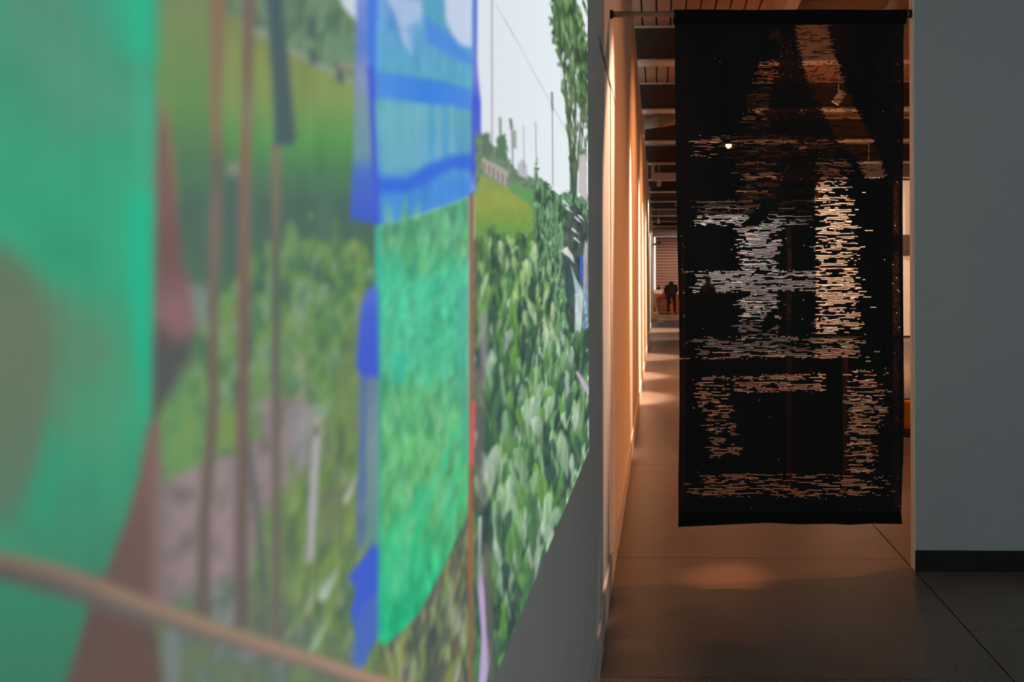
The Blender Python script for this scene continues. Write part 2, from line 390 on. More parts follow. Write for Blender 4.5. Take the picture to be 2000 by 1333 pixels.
# hung trunking frame
ty = 24.0
q0 = at_y(1271.5, 352, ty); q1 = at_y(1560, 336, ty)
tr = tag(empty('cable_trunking', (q0.x, ty, q0.z)), 'pale hung cable trunking with an upright below the beams', 'trunking')
local(tr, MB().box(q0.x, q1.x, ty, ty + 0.3, q0.z, q1.z), 'tray', M['beam'], bevel=0.006)
for u in (1275, 1540):
    x = at_y(u, 340, ty).x
    local(tr, MB().box(x - 0.04, x + 0.04, ty, ty + 0.08, q1.z, DECK_Z - 0.0115), 'upright', M['beam'])

# spotlights: a can on a yoke, aimed at a point, with its own lamp inside
LENS = {}
def lens_mat(c, s):
    k = (c, s)
    if k not in LENS: LENS[k] = mat('lamp_lens', (0.9, 0.9, 0.9, 1), 0.3, emit=c, estr=s)
    return LENS[k]
def spotlight(pos, target, power, color, angle, label, blend=0.6, radius=0.045, lens=25):
    pos = Vector(pos); d = (Vector(target) - pos).normalized()
    e = tag(empty('track_spotlight', pos), label, 'spotlight', 'spotlights of the hall')
    tail = pos - d * 0.09; tip = pos + d * 0.08
    can = MB(); can.tube([tail - d * 0.012, tail, tip], [0.035, 0.052, 0.055], 20, caps=False)
    o = len(can.v) - 60
    can.f.append(tuple(o + k for k in reversed(range(20))))
    can.tube([tip, tip - d * 0.07], [0.055, 0.046], 20, caps=False)
    local(e, can, 'can', M['metal_white'], smooth=False)
    local(e, MB().tube([tip - d * 0.072, tip - d * 0.068], 0.047, 20), 'lens', lens_mat(color, lens))
    local(e, MB().tube([pos + Vector((0, 0, 0.04)), (pos.x, pos.y, DECK_Z - 0.04)], 0.010, 8), 'stem', M['metal_white'])
    local(e, MB().box(pos.x - 0.02, pos.x + 0.02, pos.y - 0.07, pos.y + 0.07, DECK_Z - 0.05, DECK_Z - 0.0115), 'adapter', M['metal_white'])
    l = bpy.data.lights.new('lamp', 'SPOT'); l.energy = power; l.color = color; l.spot_size = math.radians(angle); l.spot_blend = blend
    l.shadow_soft_size = radius
    lo = bpy.data.objects.new('lamp', l); COL.objects.link(lo)
    lo.rotation_euler = d.to_track_quat('-Z', 'Y').to_euler(); lo.location = d * 0.085 ; lo.parent = e
    return e
LZ = 3.86
sp = spotlight
# wall washers along the long wall
sp((0.62, 6.0, LZ), (WX, 4.72, 1.75), 900, SOFT, 25, 'spotlight washing the wall beside the door', blend=0.75)
sp((0.62, 8.3, LZ), (WX, 8.45, 1.75), 1500, SOFT, 24, 'spotlight washing the wall just past the textile', blend=0.55)
sp((0.62, 12.2, LZ), (WX, 12.5, 1.6), 4200, SOFT, 32, 'spotlight washing the brightest strip of the long wall', blend=0.6)
sp((0.62, 15.4, LZ), (WX, 15.6, 1.6), 3400, SOFT, 32, 'third wall spotlight past the brightest strip')
sp((0.62, 19.6, LZ), (WX, 19.8, 1.5), 2400, SOFT, 40, 'wall spotlight by the slanting duct')
sp((0.05, 25.0, LZ + 0.03), (WX, 27.0, 1.4), 900, SOFT, 60, 'white spotlight under the hung trunking close to the wall')
sp((0.62, 31.0, LZ), (WX, 31.5, 1.4), 2400, SOFT, 60, 'wall spotlight beyond the hung trunking')
sp((0.05, 40.0, LZ + 0.03), (WX + 0.3, 43.0, 0.5), 1000, SOFT, 70, 'small far spotlight close to the end of the long wall')
# lamps over the floor and the display walls
pa = at_y(1423, 283, 18.8)
sp(pa, (0.5, 5.3, 0.0), 6, WARM, 34, 'glaring spotlight seen through the textile', lens=60)
sp((2.1, 9.3, LZ), (0.1, 9.9, 0.9), 400, WARM, 104, 'added broad warm fill spotlight over the first ceiling bay', blend=0.8)  # added flood that gives the long wall its broad warm wash
sp((0.9, 8.0, LZ), (0.33, 4.92, 0.0), 620, WARM, 6.0, 'narrow spotlight making the small bright patch on the floor', blend=1.0)
sp((4.75, 7.1, LZ), (0.6, 5.6, 0.2), 700, WARM, 78, 'spotlight hidden behind the grey partition', blend=1.0, radius=0.03)
sp((2.4, 13.6, LZ), (0.2, 14.4, 0.6), 800, WARM, 104, 'added broad warm fill spotlight over the second ceiling bay', blend=1.0)  # extra flood, added to warm the wall and floor further along
sp((2.6, 18.2, LZ), (1.0, 18.6, 0), 650, AMBER, 110, 'floor spotlight in the middle of the hall')
sp((5.2, 16.5, LZ), (5.0, 17.2, 0), 1500, AMBER, 110, 'added fill spotlight brightening the floor on the right of the hall')  # invented lamp, put in because the floor here came out dark
pb = at_y(1697, 380, 22.0)
sp(pb, (5.4, 27.0, 2.0), 750, SOFT, 75, 'spotlight aimed at the display wall beside the partition', lens=40)
sp((2.3, 23.5, LZ), (4.6, 27.0, 1.6), 750, SOFT, 75, 'ceiling spotlight aimed at the left end of that display wall')
sp((2.3, 33.0, LZ), (3.0, 38.0, 1.8), 520, COOL, 75, 'cool spotlight aimed at the far middle display wall')
sp((2.3, 44.0, LZ), (1.2, 48.0, 0.4), 900, SOFT, 85, 'spotlight over the wooden counter')

# ------------------------------------------------------------------ rod and woven hanging
ra = at_x(1192, 28, WX); ra = at_x(1192, 28, WX + 0.001)
rb_y = PY + 0.035
rb = on_plane(1779, 27, Vector((PX, 0, 0)), Vector((1, 0, 0))); rb = Vector((PX - 0.001, rb_y, EYE.z + (rb.z - EYE.z) * rb_y / rb.y))
ax = (rb - ra).normalized()
rod = tag(empty('hanging_rod', ra), 'brown wooden rod spanning from the long wall to the partition', 'rod')
mb = MB(); pts = [ra.lerp(rb, t) for t in np.linspace(0, 1, 25)]
mb.tube(pts, [0.0135 + 0.0012 * math.sin(i * 1.7) for i in range(25)], 14)
local(rod, mb, 'pole', M['bamboo'], smooth=True)
for p, s in ((ra, 1), (rb, -1)):
    local(rod, MB().tube([p, p + ax * 0.012 * s], 0.020, 16), 'end_cap', M['dark_base'])
PN = Vector((-(rb - ra).y, (rb - ra).x, 0)).normalized()         # normal of the hanging plane
if PN.y > 0: PN = -PN                                            # towards the camera
def tp(u, v, off=0.0): return on_plane(u, v, ra + PN * off, PN)

EDGE_L = [(20, 1316.5), (46, 1318), (120, 1318), (340, 1320), (430, 1322), (600, 1326), (700, 1327), (820, 1327), (930, 1325), (1004, 1325)]
EDGE_R = [(20, 1768), (46, 1766), (80, 1764.5), (200, 1765.5), (340, 1763), (420, 1763), (560, 1764), (700, 1765), (800, 1766), (900, 1764), (970, 1761), (1004, 1760)]
def edge(tbl, v): return np.interp(v, [p[0] for p in tbl], [p[1] for p in tbl])
def wave(s, v): return 0.008 * math.sin(s * 9.0 + v * 0.004) + 0.006 * math.sin(s * 21.0 - v * 0.006) + 0.004 * math.sin(v * 0.011 + s * 3)

rng = np.random.default_rng(7)
# (polygon in the weave's own pattern, open share, wave height, ragged edge)
SHEER = [
    ([(1484, 122), (1524, 120), (1506, 179), (1496, 252), (1449, 252), (1452, 209), (1474, 153)], 0.40, 0.8, 7),
    ([(1552, 47), (1615, 46), (1632, 115), (1667, 204), (1706, 273), (1731, 345), (1690, 348), (1672, 306), (1637, 282), (1620, 240), (1598, 205), (1580, 165), (1565, 110)], 0.84, 2.4, 3),
    ([(1355, 268), (1440, 262), (1632, 268), (1628, 303), (1450, 310), (1355, 306)], 0.42, 0.9, 16),
    ([(1443, 306), (1510, 306), (1512, 390), (1443, 390)], 0.46, 0.9, 8),
    ([(1602, 309), (1652, 309), (1663, 400), (1676, 500), (1678, 700), (1594, 700), (1597, 400)], 0.50, 1.2, 7),
    ([(1355, 392), (1595, 385), (1592, 440), (1355, 440)], 0.46, 0.9, 9),
    ([(1447, 438), (1518, 438), (1520, 532), (1443, 532)], 0.58, 1.0, 7),
    ([(1357, 530), (1596, 529), (1596, 569), (1357, 571)], 0.62, 1.0, 9),
    ([(1449, 568), (1518, 568), (1515, 660), (1445, 660)], 0.50, 1.0, 9),
    ([(1352, 660), (1675, 655), (1676, 697), (1355, 702)], 0.48, 1.0, 14),
    ([(1356, 738), (1424, 735), (1424, 772), (1374, 800), (1358, 795)], 0.34, 0.8, 7),
    ([(1428, 735), (1611, 730), (1610, 764), (1434, 768)], 0.52, 1.0, 6),
    ([(1374, 770), (1425, 770), (1445, 890), (1390, 895), (1378, 840)], 0.34, 1.0, 6),
    ([(1655, 725), (1704, 722), (1708, 860), (1704, 925), (1660, 925), (1656, 800)], 0.50, 1.1, 6),
    ([(1713, 724), (1731, 724), (1729, 835), (1713, 835)], 0.32, 0.8, 5),
    ([(1362, 932), (1440, 925), (1725, 930), (1725, 968), (1560, 972), (1366, 970)], 0.36, 0.9, 14),
]
def inpoly(P, X, Y):
    inside = np.zeros(X.shape, bool); n = len(P)
    for i in range(n):
        x0, y0 = P[i]; x1, y1 = P[(i + 1) % n]
        if y0 == y1: continue
        c = ((y0 > Y) != (y1 > Y)) & (X < (x1 - x0) * (Y - y0) / (y1 - y0) + x0)
        inside ^= c
    return inside
NC, NR = 190, 620
V0, V1 = 44.0, 1004.0
vv = np.linspace(V0, V1, NR + 1); ss = np.linspace(0, 1, NC + 1)
vc = (vv[:-1] + vv[1:]) / 2; scn = (ss[:-1] + ss[1:]) / 2
UC = np.empty((NR, NC)); VC = np.empty((NR, NC))
for r in range(NR):
    l, rr_ = edge(EDGE_L, vc[r]), edge(EDGE_R, vc[r]); UC[r] = l + (rr_ - l) * scn; VC[r] = vc[r]
openf = np.zeros((NR, NC)); amp = np.zeros((NR, NC))
for P, phi, am, rag in SHEER:
    jit = rng.normal(0, rag, (NR, 1)); jv = rng.normal(0, 1.2, (NR, NC))
    msk = inpoly(P, UC + jit * np.sign(UC - np.mean([p[0] for p in P])), VC + jv)
    openf[msk] = np.maximum(openf[msk], phi); amp[msk] = np.maximum(amp[msk], am)
for P in ([(1448, 442), (1482, 442), (1528, 390), (1496, 388)], [(1486, 648), (1516, 640), (1512, 608), (1492, 622)], [(1424, 732), (1430, 732), (1436, 774), (1428, 774)]):
    openf[inpoly(P, UC + rng.normal(0, 3, (NR, 1)), VC)] = 0
hole = np.zeros((NR, NC), bool)
rowbias = np.where(np.arange(NR) % 2 == 0, 1.0, 0.0)
for r in range(NR):
    state = False
    for c in range(NC):
        phi = openf[r, c]
        if phi <= 0: state = False; continue
        p = min(0.97, phi * 1.22 + (0.1 if phi > 0.8 else 0)) if rowbias[r] else max(0.01, phi * 0.16 - 0.02 + (0.62 if phi > 0.8 else 0))
        stay = 0.82
        if rng.random() > stay or c == 0 or openf[r, c - 1] <= 0:
            state = rng.random() < p
        hole[r, c] = state
# fine brown veil between the slanting strokes, selvage bands and pin holes
veil = inpoly([(1510, 90), (1560, 60), (1580, 165), (1620, 240), (1640, 300), (1600, 390), (1510, 390), (1500, 250)], UC, VC)
hole |= veil & (rng.random((NR, NC)) < 0.014) & (openf == 0)
selv = (UC > 1744) & (UC < 1757) & (VC > 90)
hole |= selv & (rng.random((NR, NC)) < 0.006)
hole |= (UC > 1330) & (UC < 1338) & (VC > 450) & (VC < 620) & (rng.random((NR, NC)) < 0.02)
hole |= (rng.random((NR, NC)) < 0.0006)
# whisker slits on the right margin
for k in range(34):
    r = rng.integers(200, 590); c = int(rng.integers(150, 166)); hole[r, c:c + rng.integers(2, 8)] |= rng.random() < 0.6

AMP = np.zeros((NR + 1, NC + 1)); AMP[:-1, :-1] = amp; AMP[1:, 1:] = np.maximum(AMP[1:, 1:], amp)
def vnoise2(x, y, seed):
    r = np.random.default_rng(seed); T = r.random((256, 256))
    xi = np.floor(x).astype(int); yi = np.floor(y).astype(int); fx = x - xi; fy = y - yi
    fx = fx * fx * (3 - 2 * fx); fy = fy * fy * (3 - 2 * fy)
    a = T[yi % 256, xi % 256]; b = T[yi % 256, (xi + 1) % 256]; c = T[(yi + 1) % 256, xi % 256]; d = T[(yi + 1) % 256, (xi + 1) % 256]
    return (a * (1 - fx) + b * fx) * (1 - fy) + (c * (1 - fx) + d * fx) * fy
verts = []
GV, GS = np.meshgrid(vv, ss, indexing='ij')
wob = (vnoise2(GS * 22, GV * 0.05, 3) - 0.5) * 2 + (vnoise2(GS * 55, GV * 0.22, 4) - 0.5) * 1.4
wob[0] = 0; wob[-1] = 0
for r in range(NR + 1):
    l, rr_ = edge(EDGE_L, vv[r]), edge(EDGE_R, vv[r])
    for c in range(NC + 1):
        verts.append(tuple(tp(l + (rr_ - l) * ss[c], vv[r] + wob[r, c] * AMP[r, c] * 1.0, 0.003 + wave(ss[c], vv[r]) * min(1, (vv[r] - V0) / 200))))
W1 = NC + 1
faces = [(r * W1 + c, r * W1 + c + 1, (r + 1) * W1 + c + 1, (r + 1) * W1 + c) for r in range(NR) for c in range(NC) if not hole[r, c]]
def cloth_mat():
    m = mat('black_open_weave', (0.0038, 0.0035, 0.0038, 1), 0.7, spec=0.22)
    nt = m.node_tree; b = nt.nodes['Principled BSDF']
    tc = nt.nodes.new('ShaderNodeTexCoord'); wv = nt.nodes.new('ShaderNodeTexWave'); wv.bands_direction = 'X'; wv.inputs['Scale'].default_value = 60; wv.inputs['Distortion'].default_value = 0.6
    bp = nt.nodes.new('ShaderNodeBump'); bp.inputs['Strength'].default_value = 0.25; bp.inputs['Distance'].default_value = 0.003
    nt.links.new(tc.outputs['Object'], wv.inputs['Vector']); nt.links.new(wv.outputs['Fac'], bp.inputs['Height']); nt.links.new(bp.outputs['Normal'], b.inputs['Normal'])
    return m
M['weave'] = cloth_mat()
tx = tag(empty('woven_hanging', tp(1540, 1028)), 'long black woven hanging with a sheer character-like pattern', 'textile')
thin = veil | selv | ((UC > 1330) & (UC < 1338)) | ((UC > 1536) & (UC < 1546) & (VC > 440) & (VC < 960)) | ((UC > 1646) & (UC < 1656) & (VC > 700) & (VC < 960)) | (np.abs(UC - 1510) < 14) & (VC < 260) & (VC > 60) | (np.abs(UC - 1640) < 22) & (VC < 110)
def thin_mat():
    m = M['weave'].copy(); m.name = 'thin_brown_weave'; nt = m.node_tree; b = nt.nodes['Principled BSDF']; out = [n_ for n_ in nt.nodes if n_.type == 'OUTPUT_MATERIAL'][0]
    tr_ = nt.nodes.new('ShaderNodeBsdfTransparent'); tr_.inputs[0].default_value = (0.55, 0.22, 0.12, 1)
    tc_ = nt.nodes.new('ShaderNodeTexCoord'); ns = nt.nodes.new('ShaderNodeTexNoise'); ns.inputs['Scale'].default_value = 140; ns.inputs['Detail'].default_value = 2
    mr_ = nt.nodes.new('ShaderNodeMapRange'); mr_.inputs['From Min'].default_value = 0.40; mr_.inputs['From Max'].default_value = 0.75; mr_.inputs['To Min'].default_value = 0.0; mr_.inputs['To Max'].default_value = 0.16
    mx_ = nt.nodes.new('ShaderNodeMixShader')
    nt.links.new(tc_.outputs['Object'], ns.inputs['Vector']); nt.links.new(ns.outputs['Fac'], mr_.inputs['Value']); nt.links.new(mr_.outputs[0], mx_.inputs[0])
    nt.links.new(b.outputs[0], mx_.inputs[1]); nt.links.new(tr_.outputs[0], mx_.inputs[2]); nt.links.new(mx_.outputs[0], out.inputs['Surface'])
    return m
me = bpy.data.meshes.new('cloth'); me.from_pydata(verts, [], faces); me.update(); me.materials.append(M['weave']); me.materials.append(thin_mat())
me.polygons.foreach_set('material_index', thin[~hole].astype(np.int32))
cl = bpy.data.objects.new('cloth', me); COL.objects.link(cl); cl.parent = tx; cl.matrix_parent_inverse = Matrix.Translation(tx.location).inverted()
# sleeve over the rod
n = 60; sv = []; sf = []; K = 14
for i in range(n + 1):
    s = i / n; u = 1316 + (1769.5 - 1316) * s
    base = tp(u, 28)                 # rod centre line
    base = ra.lerp(rb, (base - ra).dot(ax) / (rb - ra).length)
    for k in range(K):
        a = math.pi * 2 * k / K
        rx = 0.019 + 0.003 * math.sin(s * 17 + k)
        zz = math.cos(a); drop = 0.030 if zz < 0 else 0.0
        sv.append(tuple(base + PN * (rx * math.sin(a) * (0.55 if zz < -0.5 else 1)) + Vector((0, 0, (0.021 + 0.0015 * math.sin(s * 13)) * zz - drop * (-zz) * 1.0))))
for i in range(n):
    for k in range(K):
        k2 = (k + 1) % K
        sf.append((i * K + k, i * K + k2, (i + 1) * K + k2, (i + 1) * K + k))
local(tx, MB().quad_mesh(sv, sf), 'rod_sleeve', M['black_cloth'], smooth=True)
# weighted bottom hem
hv = []; hf = []
HB = [(1324.5, 1030), (1380, 1027.5), (1440, 1024.5), (1500, 1022), (1560, 1025), (1620, 1024), (1660, 1026), (1700, 1023.5), (1762.5, 1024.5)]
for i in range(n + 1):
    s = i / n; ut = 1325 + (1760 - 1325) * s; ub = 1324.5 + (1762.5 - 1324.5) * s
    vb = np.interp(ub, [p[0] for p in HB], [p[1] for p in HB])
    wv_ = wave(s, 1004)
    th = 0.008
    for off, (u, v) in ((wv_ + th, (ut, 1001)), (wv_ + th * 1.2, (ub, vb)), (wv_ - th * 1.2, (ub, vb)), (wv_ - th, (ut, 1001))):
        hv.append(tuple(tp(u, v, off)))
for i in range(n):
    for k in range(4):
        k2 = (k + 1) % 4; hf.append((i * 4 + k, i * 4 + k2, (i + 1) * 4 + k2, (i + 1) * 4 + k))
hf += [(0, 1, 2, 3), (n * 4 + 3, n * 4 + 2, n * 4 + 1, n * 4)]
local(tx, MB().quad_mesh(hv, hf), 'bottom_hem', M['black_cloth'])
# coloured nylon filaments lying in the sheer strokes
fv = []; ff = []; fc = []
pal = [(0.85, 0.30, 0.26), (0.36, 0.62, 0.52), (0.95, 0.82, 0.42), (0.90, 0.52, 0.50), (0.50, 0.20, 0.10), (0.42, 0.52, 0.70), (0.75, 0.42, 0.62), (0.55, 0.70, 0.40)]
pitch_u = 442.0 / NC; pitch_v = (V1 - V0) / NR
for r in range(NR):
    c = 0
    while c < NC:
        if not (hole[r, c] and openf[r, c] > 0 and openf[r, c] < 0.8): c += 1; continue
        n_ = 1
        lim = int(rng.integers(1, 6))
        while n_ < lim and c + n_ < NC and hole[r, c + n_]: n_ += 1
        if rng.random() < 0.58:
            u0_ = UC[r, c] - pitch_u / 2; u1_ = UC[r, c + n_ - 1] + pitch_u / 2
            am_ = amp[r, c]; wa, wb = wob[r, c] * am_, wob[r, min(NC, c + n_)] * am_
            h0_, h1_ = -pitch_v * rng.uniform(0.1, 0.5), pitch_v * rng.uniform(0.1, 0.5); v_ = vc[r]; off = wave(scn[c], v_) - 0.001
            o = len(fv)
            fv += [tuple(tp(u0_, v_ + h0_ + wa, off)), tuple(tp(u1_, v_ + h0_ + wb, off)), tuple(tp(u1_, v_ + h1_ + wb, off)), tuple(tp(u0_, v_ + h1_ + wa, off))]
            ff.append((o, o + 1, o + 2, o + 3)); fc += [pal[rng.integers(0, len(pal))]] * 4
        c += n_
me = bpy.data.meshes.new('filaments'); me.from_pydata(fv, [], ff); me.update()
ca = me.color_attributes.new('tint', 'FLOAT_COLOR', 'POINT'); ca.data.foreach_set('color', [x for c_ in fc for x in (*c_, 1)])
fm = bpy.data.materials.new('coloured_nylon'); fm.use_nodes = True; nt = fm.node_tree; nt.nodes.clear()
at = nt.nodes.new('ShaderNodeAttribute'); at.attribute_name = 'tint'
td = nt.nodes.new('ShaderNodeBsdfTranslucent'); tt = nt.nodes.new('ShaderNodeBsdfTransparent'); mxs = nt.nodes.new('ShaderNodeMixShader'); mo = nt.nodes.new('ShaderNodeOutputMaterial')
nt.links.new(at.outputs['Color'], td.inputs['Color']); nt.links.new(at.outputs['Color'], tt.inputs['Color'])
mxs.inputs[0].default_value = 0.8
nt.links.new(td.outputs[0], mxs.inputs[1]); nt.links.new(tt.outputs[0], mxs.inputs[2]); nt.links.new(mxs.outputs[0], mo.inputs['Surface'])
me.materials.append(fm)
fo = bpy.data.objects.new('filaments', me); COL.objects.link(fo); fo.parent = tx; fo.matrix_parent_inverse = Matrix.Translation(tx.location).inverted(); fo['kind'] = 'stuff'

# ------------------------------------------------------------------ the projected video
PIC_Y1 = at_x(1148, 557, WX).y
PIC_Z0 = CAM_H - 2.385 * (-WX) + 0.002
PIC_Z1, PIC_Y0 = 3.20, -0.90
ucols = np.concatenate([np.arange(-160, 600, 8), np.arange(600, 900, 4), np.arange(900, 1148, 2), [1148]])
ycols = np.array([at_x(u, 557, WX).y for u in ucols])
ycols = np.concatenate([np.linspace(PIC_Y0, ycols[0], 26)[:-1], ycols]); ycols[-1] = PIC_Y1
zrows = np.concatenate([np.arange(PIC_Z0, 1.08, 0.004), np.arange(1.08, 1.70, 0.0025), np.arange(1.70, PIC_Z1, 0.004), [PIC_Z1]])
YG, ZG = np.meshgrid(ycols, zrows)             # rows = z
YC = np.maximum(YG, 0.27)
dep = WX * FWD.x + YC * FWD.y
U = CX + FPX * (WX * RIGHT.x + YC * RIGHT.y + (ZG - CAM_H) * RIGHT.z) / dep
V = CY - FPX * (WX * UP.x + YC * UP.y + (ZG - CAM_H) * UP.z) / dep
IMG = np.zeros(U.shape + (3,))
UM = U[len(zrows) // 2]
def csl(u0, u1):
    i0 = max(0, np.searchsorted(UM, u0 - 25) - 2); i1 = min(len(UM), np.searchsorted(UM, u1 + 25) + 2)
    return slice(i0, i1)
def sdist(P, X, Y):
    n = len(P); d = np.full(X.shape, 1e9)
    for i in range(n):
        x0, y0 = P[i]; x1, y1 = P[(i + 1) % n]
        dx, dy = x1 - x0, y1 - y0; L2 = dx * dx + dy * dy + 1e-9
        t = np.clip(((X - x0) * dx + (Y - y0) * dy) / L2, 0, 1)
        d = np.minimum(d, (X - x0 - t * dx) ** 2 + (Y - y0 - t * dy) ** 2)
    return np.where(inpoly(P, X, Y), -1, 1) * np.sqrt(d)
def tocol(col, X, Y):
    if callable(col): return col(X, Y)
    return np.broadcast_to(np.array(col, float), X.shape + (3,))
def poly(P, col, soft=2.0, alpha=1.0, rough=0.0, rs=12.0, seed=1):
    s = csl(min(p[0] for p in P), max(p[0] for p in P)); X, Y = U[:, s], V[:, s]
    d = sdist(P, X, Y)
    if rough: d = d + (vnoise2(X / rs, Y / rs, seed) - 0.5) * 2 * rough
    a = np.clip(0.5 - d / (2 * soft), 0, 1)
    if callable(alpha): a = a * alpha(X, Y)
    else: a = a * alpha
    IMG[:, s] = IMG[:, s] * (1 - a[..., None]) + tocol(col, X, Y) * a[..., None]
def grad(stops, axis='v', tex=0.0, tsx=40, tsy=40, seed=5):
    ks = [q[0] for q in stops]; cs = np.array([q[1] for q in stops], float)
    def f(X, Y):
        t = Y if axis == 'v' else X
        o = np.stack([np.interp(t, ks, cs[:, i]) for i in range(3)], -1)
        if tex:
            nn = vnoise2(X / tsx, Y / tsy, seed) + 0.5 * vnoise2(X / tsx * 2.3, Y / tsy * 2.3, seed + 1) - 0.75
            o = o * (1 + nn[..., None] * tex)
        return o
    return f
def foliage(cols, sx, sy, seed=11, contrast=1.0):
    cols = np.array(cols, float)
    def f(X, Y):
        nn = 0.55 * vnoise2(X / sx, Y / sy, seed) + 0.3 * vnoise2(X / sx * 2.1 + Y / sy * 0.4, Y / sy * 2.0, seed + 1) + 0.15 * vnoise2(X / sx * 4.4, Y / sy * 4.1, seed + 2)
        nn = np.clip((nn - 0.5) * 1.9 * contrast + 0.5, 0, 1) * (len(cols) - 1)
        return np.stack([np.interp(nn, np.arange(len(cols)), cols[:, i]) for i in range(3)], -1)
    return f
def line(p, q, w, col, soft=1.5, w2=None, alpha=1.0):
    w2 = w if w2 is None else w2
    dx, dy = q[0] - p[0], q[1] - p[1]; L = math.hypot(dx, dy); nx, ny = -dy / L, dx / L
    poly([(p[0] + nx * w / 2, p[1] + ny * w / 2), (q[0] + nx * w2 / 2, q[1] + ny * w2 / 2), (q[0] - nx * w2 / 2, q[1] - ny * w2 / 2), (p[0] - nx * w / 2, p[1] - ny * w / 2)], col, soft, alpha)
def leaf(cu, cv, ln, wd, ang, col, soft=1.5, alpha=1.0, edge_n=0.35):
    s = csl(cu - ln, cu + ln); X0, Y0 = U[:, s], V[:, s]; X, Y = X0 - cu, Y0 - cv
    c, sn = math.cos(ang), math.sin(ang)
    a_ = X * c + Y * sn; b_ = -X * sn + Y * c
    t = np.clip(a_ / ln, -1, 1)
    hw = wd * np.where(t < -0.3, np.sqrt(np.clip(1 - ((t + 0.3) / 0.7) ** 2, 0, 1)), np.clip(1 - (t + 0.3) / 1.3, 0, 1) ** 0.75)
    hw = hw * (1 + edge_n * (vnoise2(X0 / (wd * 0.8 + 1), Y0 / (wd * 1.6 + 1), 17) - 0.5) * 2)
    d = np.abs(b_) - hw; d = np.where(np.abs(a_) > ln, 99, d)
    al = np.clip(0.5 - d / (2 * soft), 0, 1) * alpha
    cc_ = np.array(col, float) * (1 + 0.07 * np.clip(b_ / (wd + 0.1), -1, 1) - 0.10 * t)[..., None]
    IMG[:, s] = IMG[:, s] * (1 - al[..., None]) + cc_ * al[..., None]
pr = random.Random(5)
FAR_ = 6000
# sky
IMG[:] = tocol(grad([(500, (190, 205, 222)), (700, (206, 216, 228)), (950, (222, 229, 236)), (1148, (232, 242, 244))], 'u'), U, V)
# rice field and dark foot of the slope, left of the cloths
poly([(-900, -FAR_), (655, -FAR_), (655, 0), (700, 60), (735, 120), (735, 1500), (-900, 1500)],
     grad([(-300, (120, 132, 100)), (20, (128, 134, 92)), (110, (134, 146, 86)), (200, (128, 152, 90)), (275, (92, 152, 88)), (330, (82, 128, 90)), (400, (78, 106, 94)), (520, (80, 110, 92))], tex=0.10, tsx=26, tsy=140), 3)
poly([(296, -400), (420, -400), (420, 330), (296, 330)], grad([(-50, (118, 128, 96)), (30, (118, 140, 92)), (200, (98, 142, 86)), (330, (84, 112, 92))]), 20, 0.8)
# dark trees above the field
poly([(380, -FAR_), (655, -FAR_), (652, -5), (672, 28), (692, 44), (720, 70), (720, 185), (690, 168), (640, 138), (560, 92), (480, 44), (400, 8)],
     foliage([(84, 108, 92), (100, 128, 100), (116, 146, 118), (104, 130, 96)], 34, 48, 21), 5, rough=4)
poly([(595, 30), (612, 35), (610, 78), (592, 70)], (78, 100, 96), 7); poly([(640, 40), (665, 70), (690, 110), (660, 100)], (100, 142, 108), 9, 0.8)
poly([(470, 42), (510, 58), (560, 90), (640, 130), (700, 160), (700, 172), (640, 146), (560, 104), (480, 62)], (146, 158, 148), 5, 0.75)
for cu, cv in ((604, 112), (658, 147), (697, 172)): poly([(cu - 7, cv - 18), (cu + 7, cv - 12), (cu + 8, cv + 16), (cu - 5, cv + 12)], (84, 98, 98), 5)
poly([(660, 118), (690, 128), (690, 142), (655, 136)], (150, 140, 128), 5, 0.8)
# bushes
bush = foliage([(74, 104, 88), (88, 126, 86), (106, 142, 84), (112, 148, 98), (132, 156, 132)], 24, 40, 31, 1.1)
poly([(286, 560), (330, 575), (380, 560), (400, 580), (440, 560), (470, 500), (500, 486), (520, 470), (545, 480), (556, 432), (566, 428), (575, 470), (596, 465), (601, 418), (612, 470), (640, 476), (650, 420), (655, 480), (690, 470), (702, 475), (728, 520), (735, 900), (735, 1500), (286, 1500)], bush, 6, rough=5)
for k in range(150):
    cu = pr.uniform(300, 725); cv = pr.uniform(480, 850)
    if cu < 470 and cv < 590: continue
    leaf(cu, cv, pr.uniform(14, 34), pr.uniform(5, 12), pr.uniform(0.9, 2.2), pr.choice([(112, 150, 92), (98, 140, 84), (76, 108, 88), (130, 156, 124), (86, 122, 92), (140, 148, 92)]), 6, 0.7)
poly([(690, 590), (728, 560), (728, 800), (640, 830), (650, 740)], foliage([(112, 128, 84), (124, 142, 88), (104, 124, 92)], 18, 60, 33), 14, 0.75)
# left garden patch and pinkish path
poly([(292, 790), (330, 730), (385, 735), (405, 800), (400, 900), (340, 925), (315, 920), (300, 870)], foliage([(92, 128, 92), (104, 150, 92), (118, 150, 88)], 22, 40, 35), 9)
poly([(405, 800), (460, 800), (460, 880), (420, 880)], (120, 148, 84), 10)
poly([(300, 960), (330, 935), (390, 905), (470, 880), (505, 850), (500, 780), (590, 775), (600, 900), (560, 980), (505, 1040), (470, 1160), (300, 1200)],
     foliage([(122, 108, 106), (146, 126, 128), (156, 134, 138), (134, 122, 120)], 30, 46, 37), 12)
poly([(555, 800), (600, 790), (596, 900), (560, 930)], foliage([(120, 118, 112), (146, 142, 146), (160, 152, 160)], 16, 30, 39), 9)
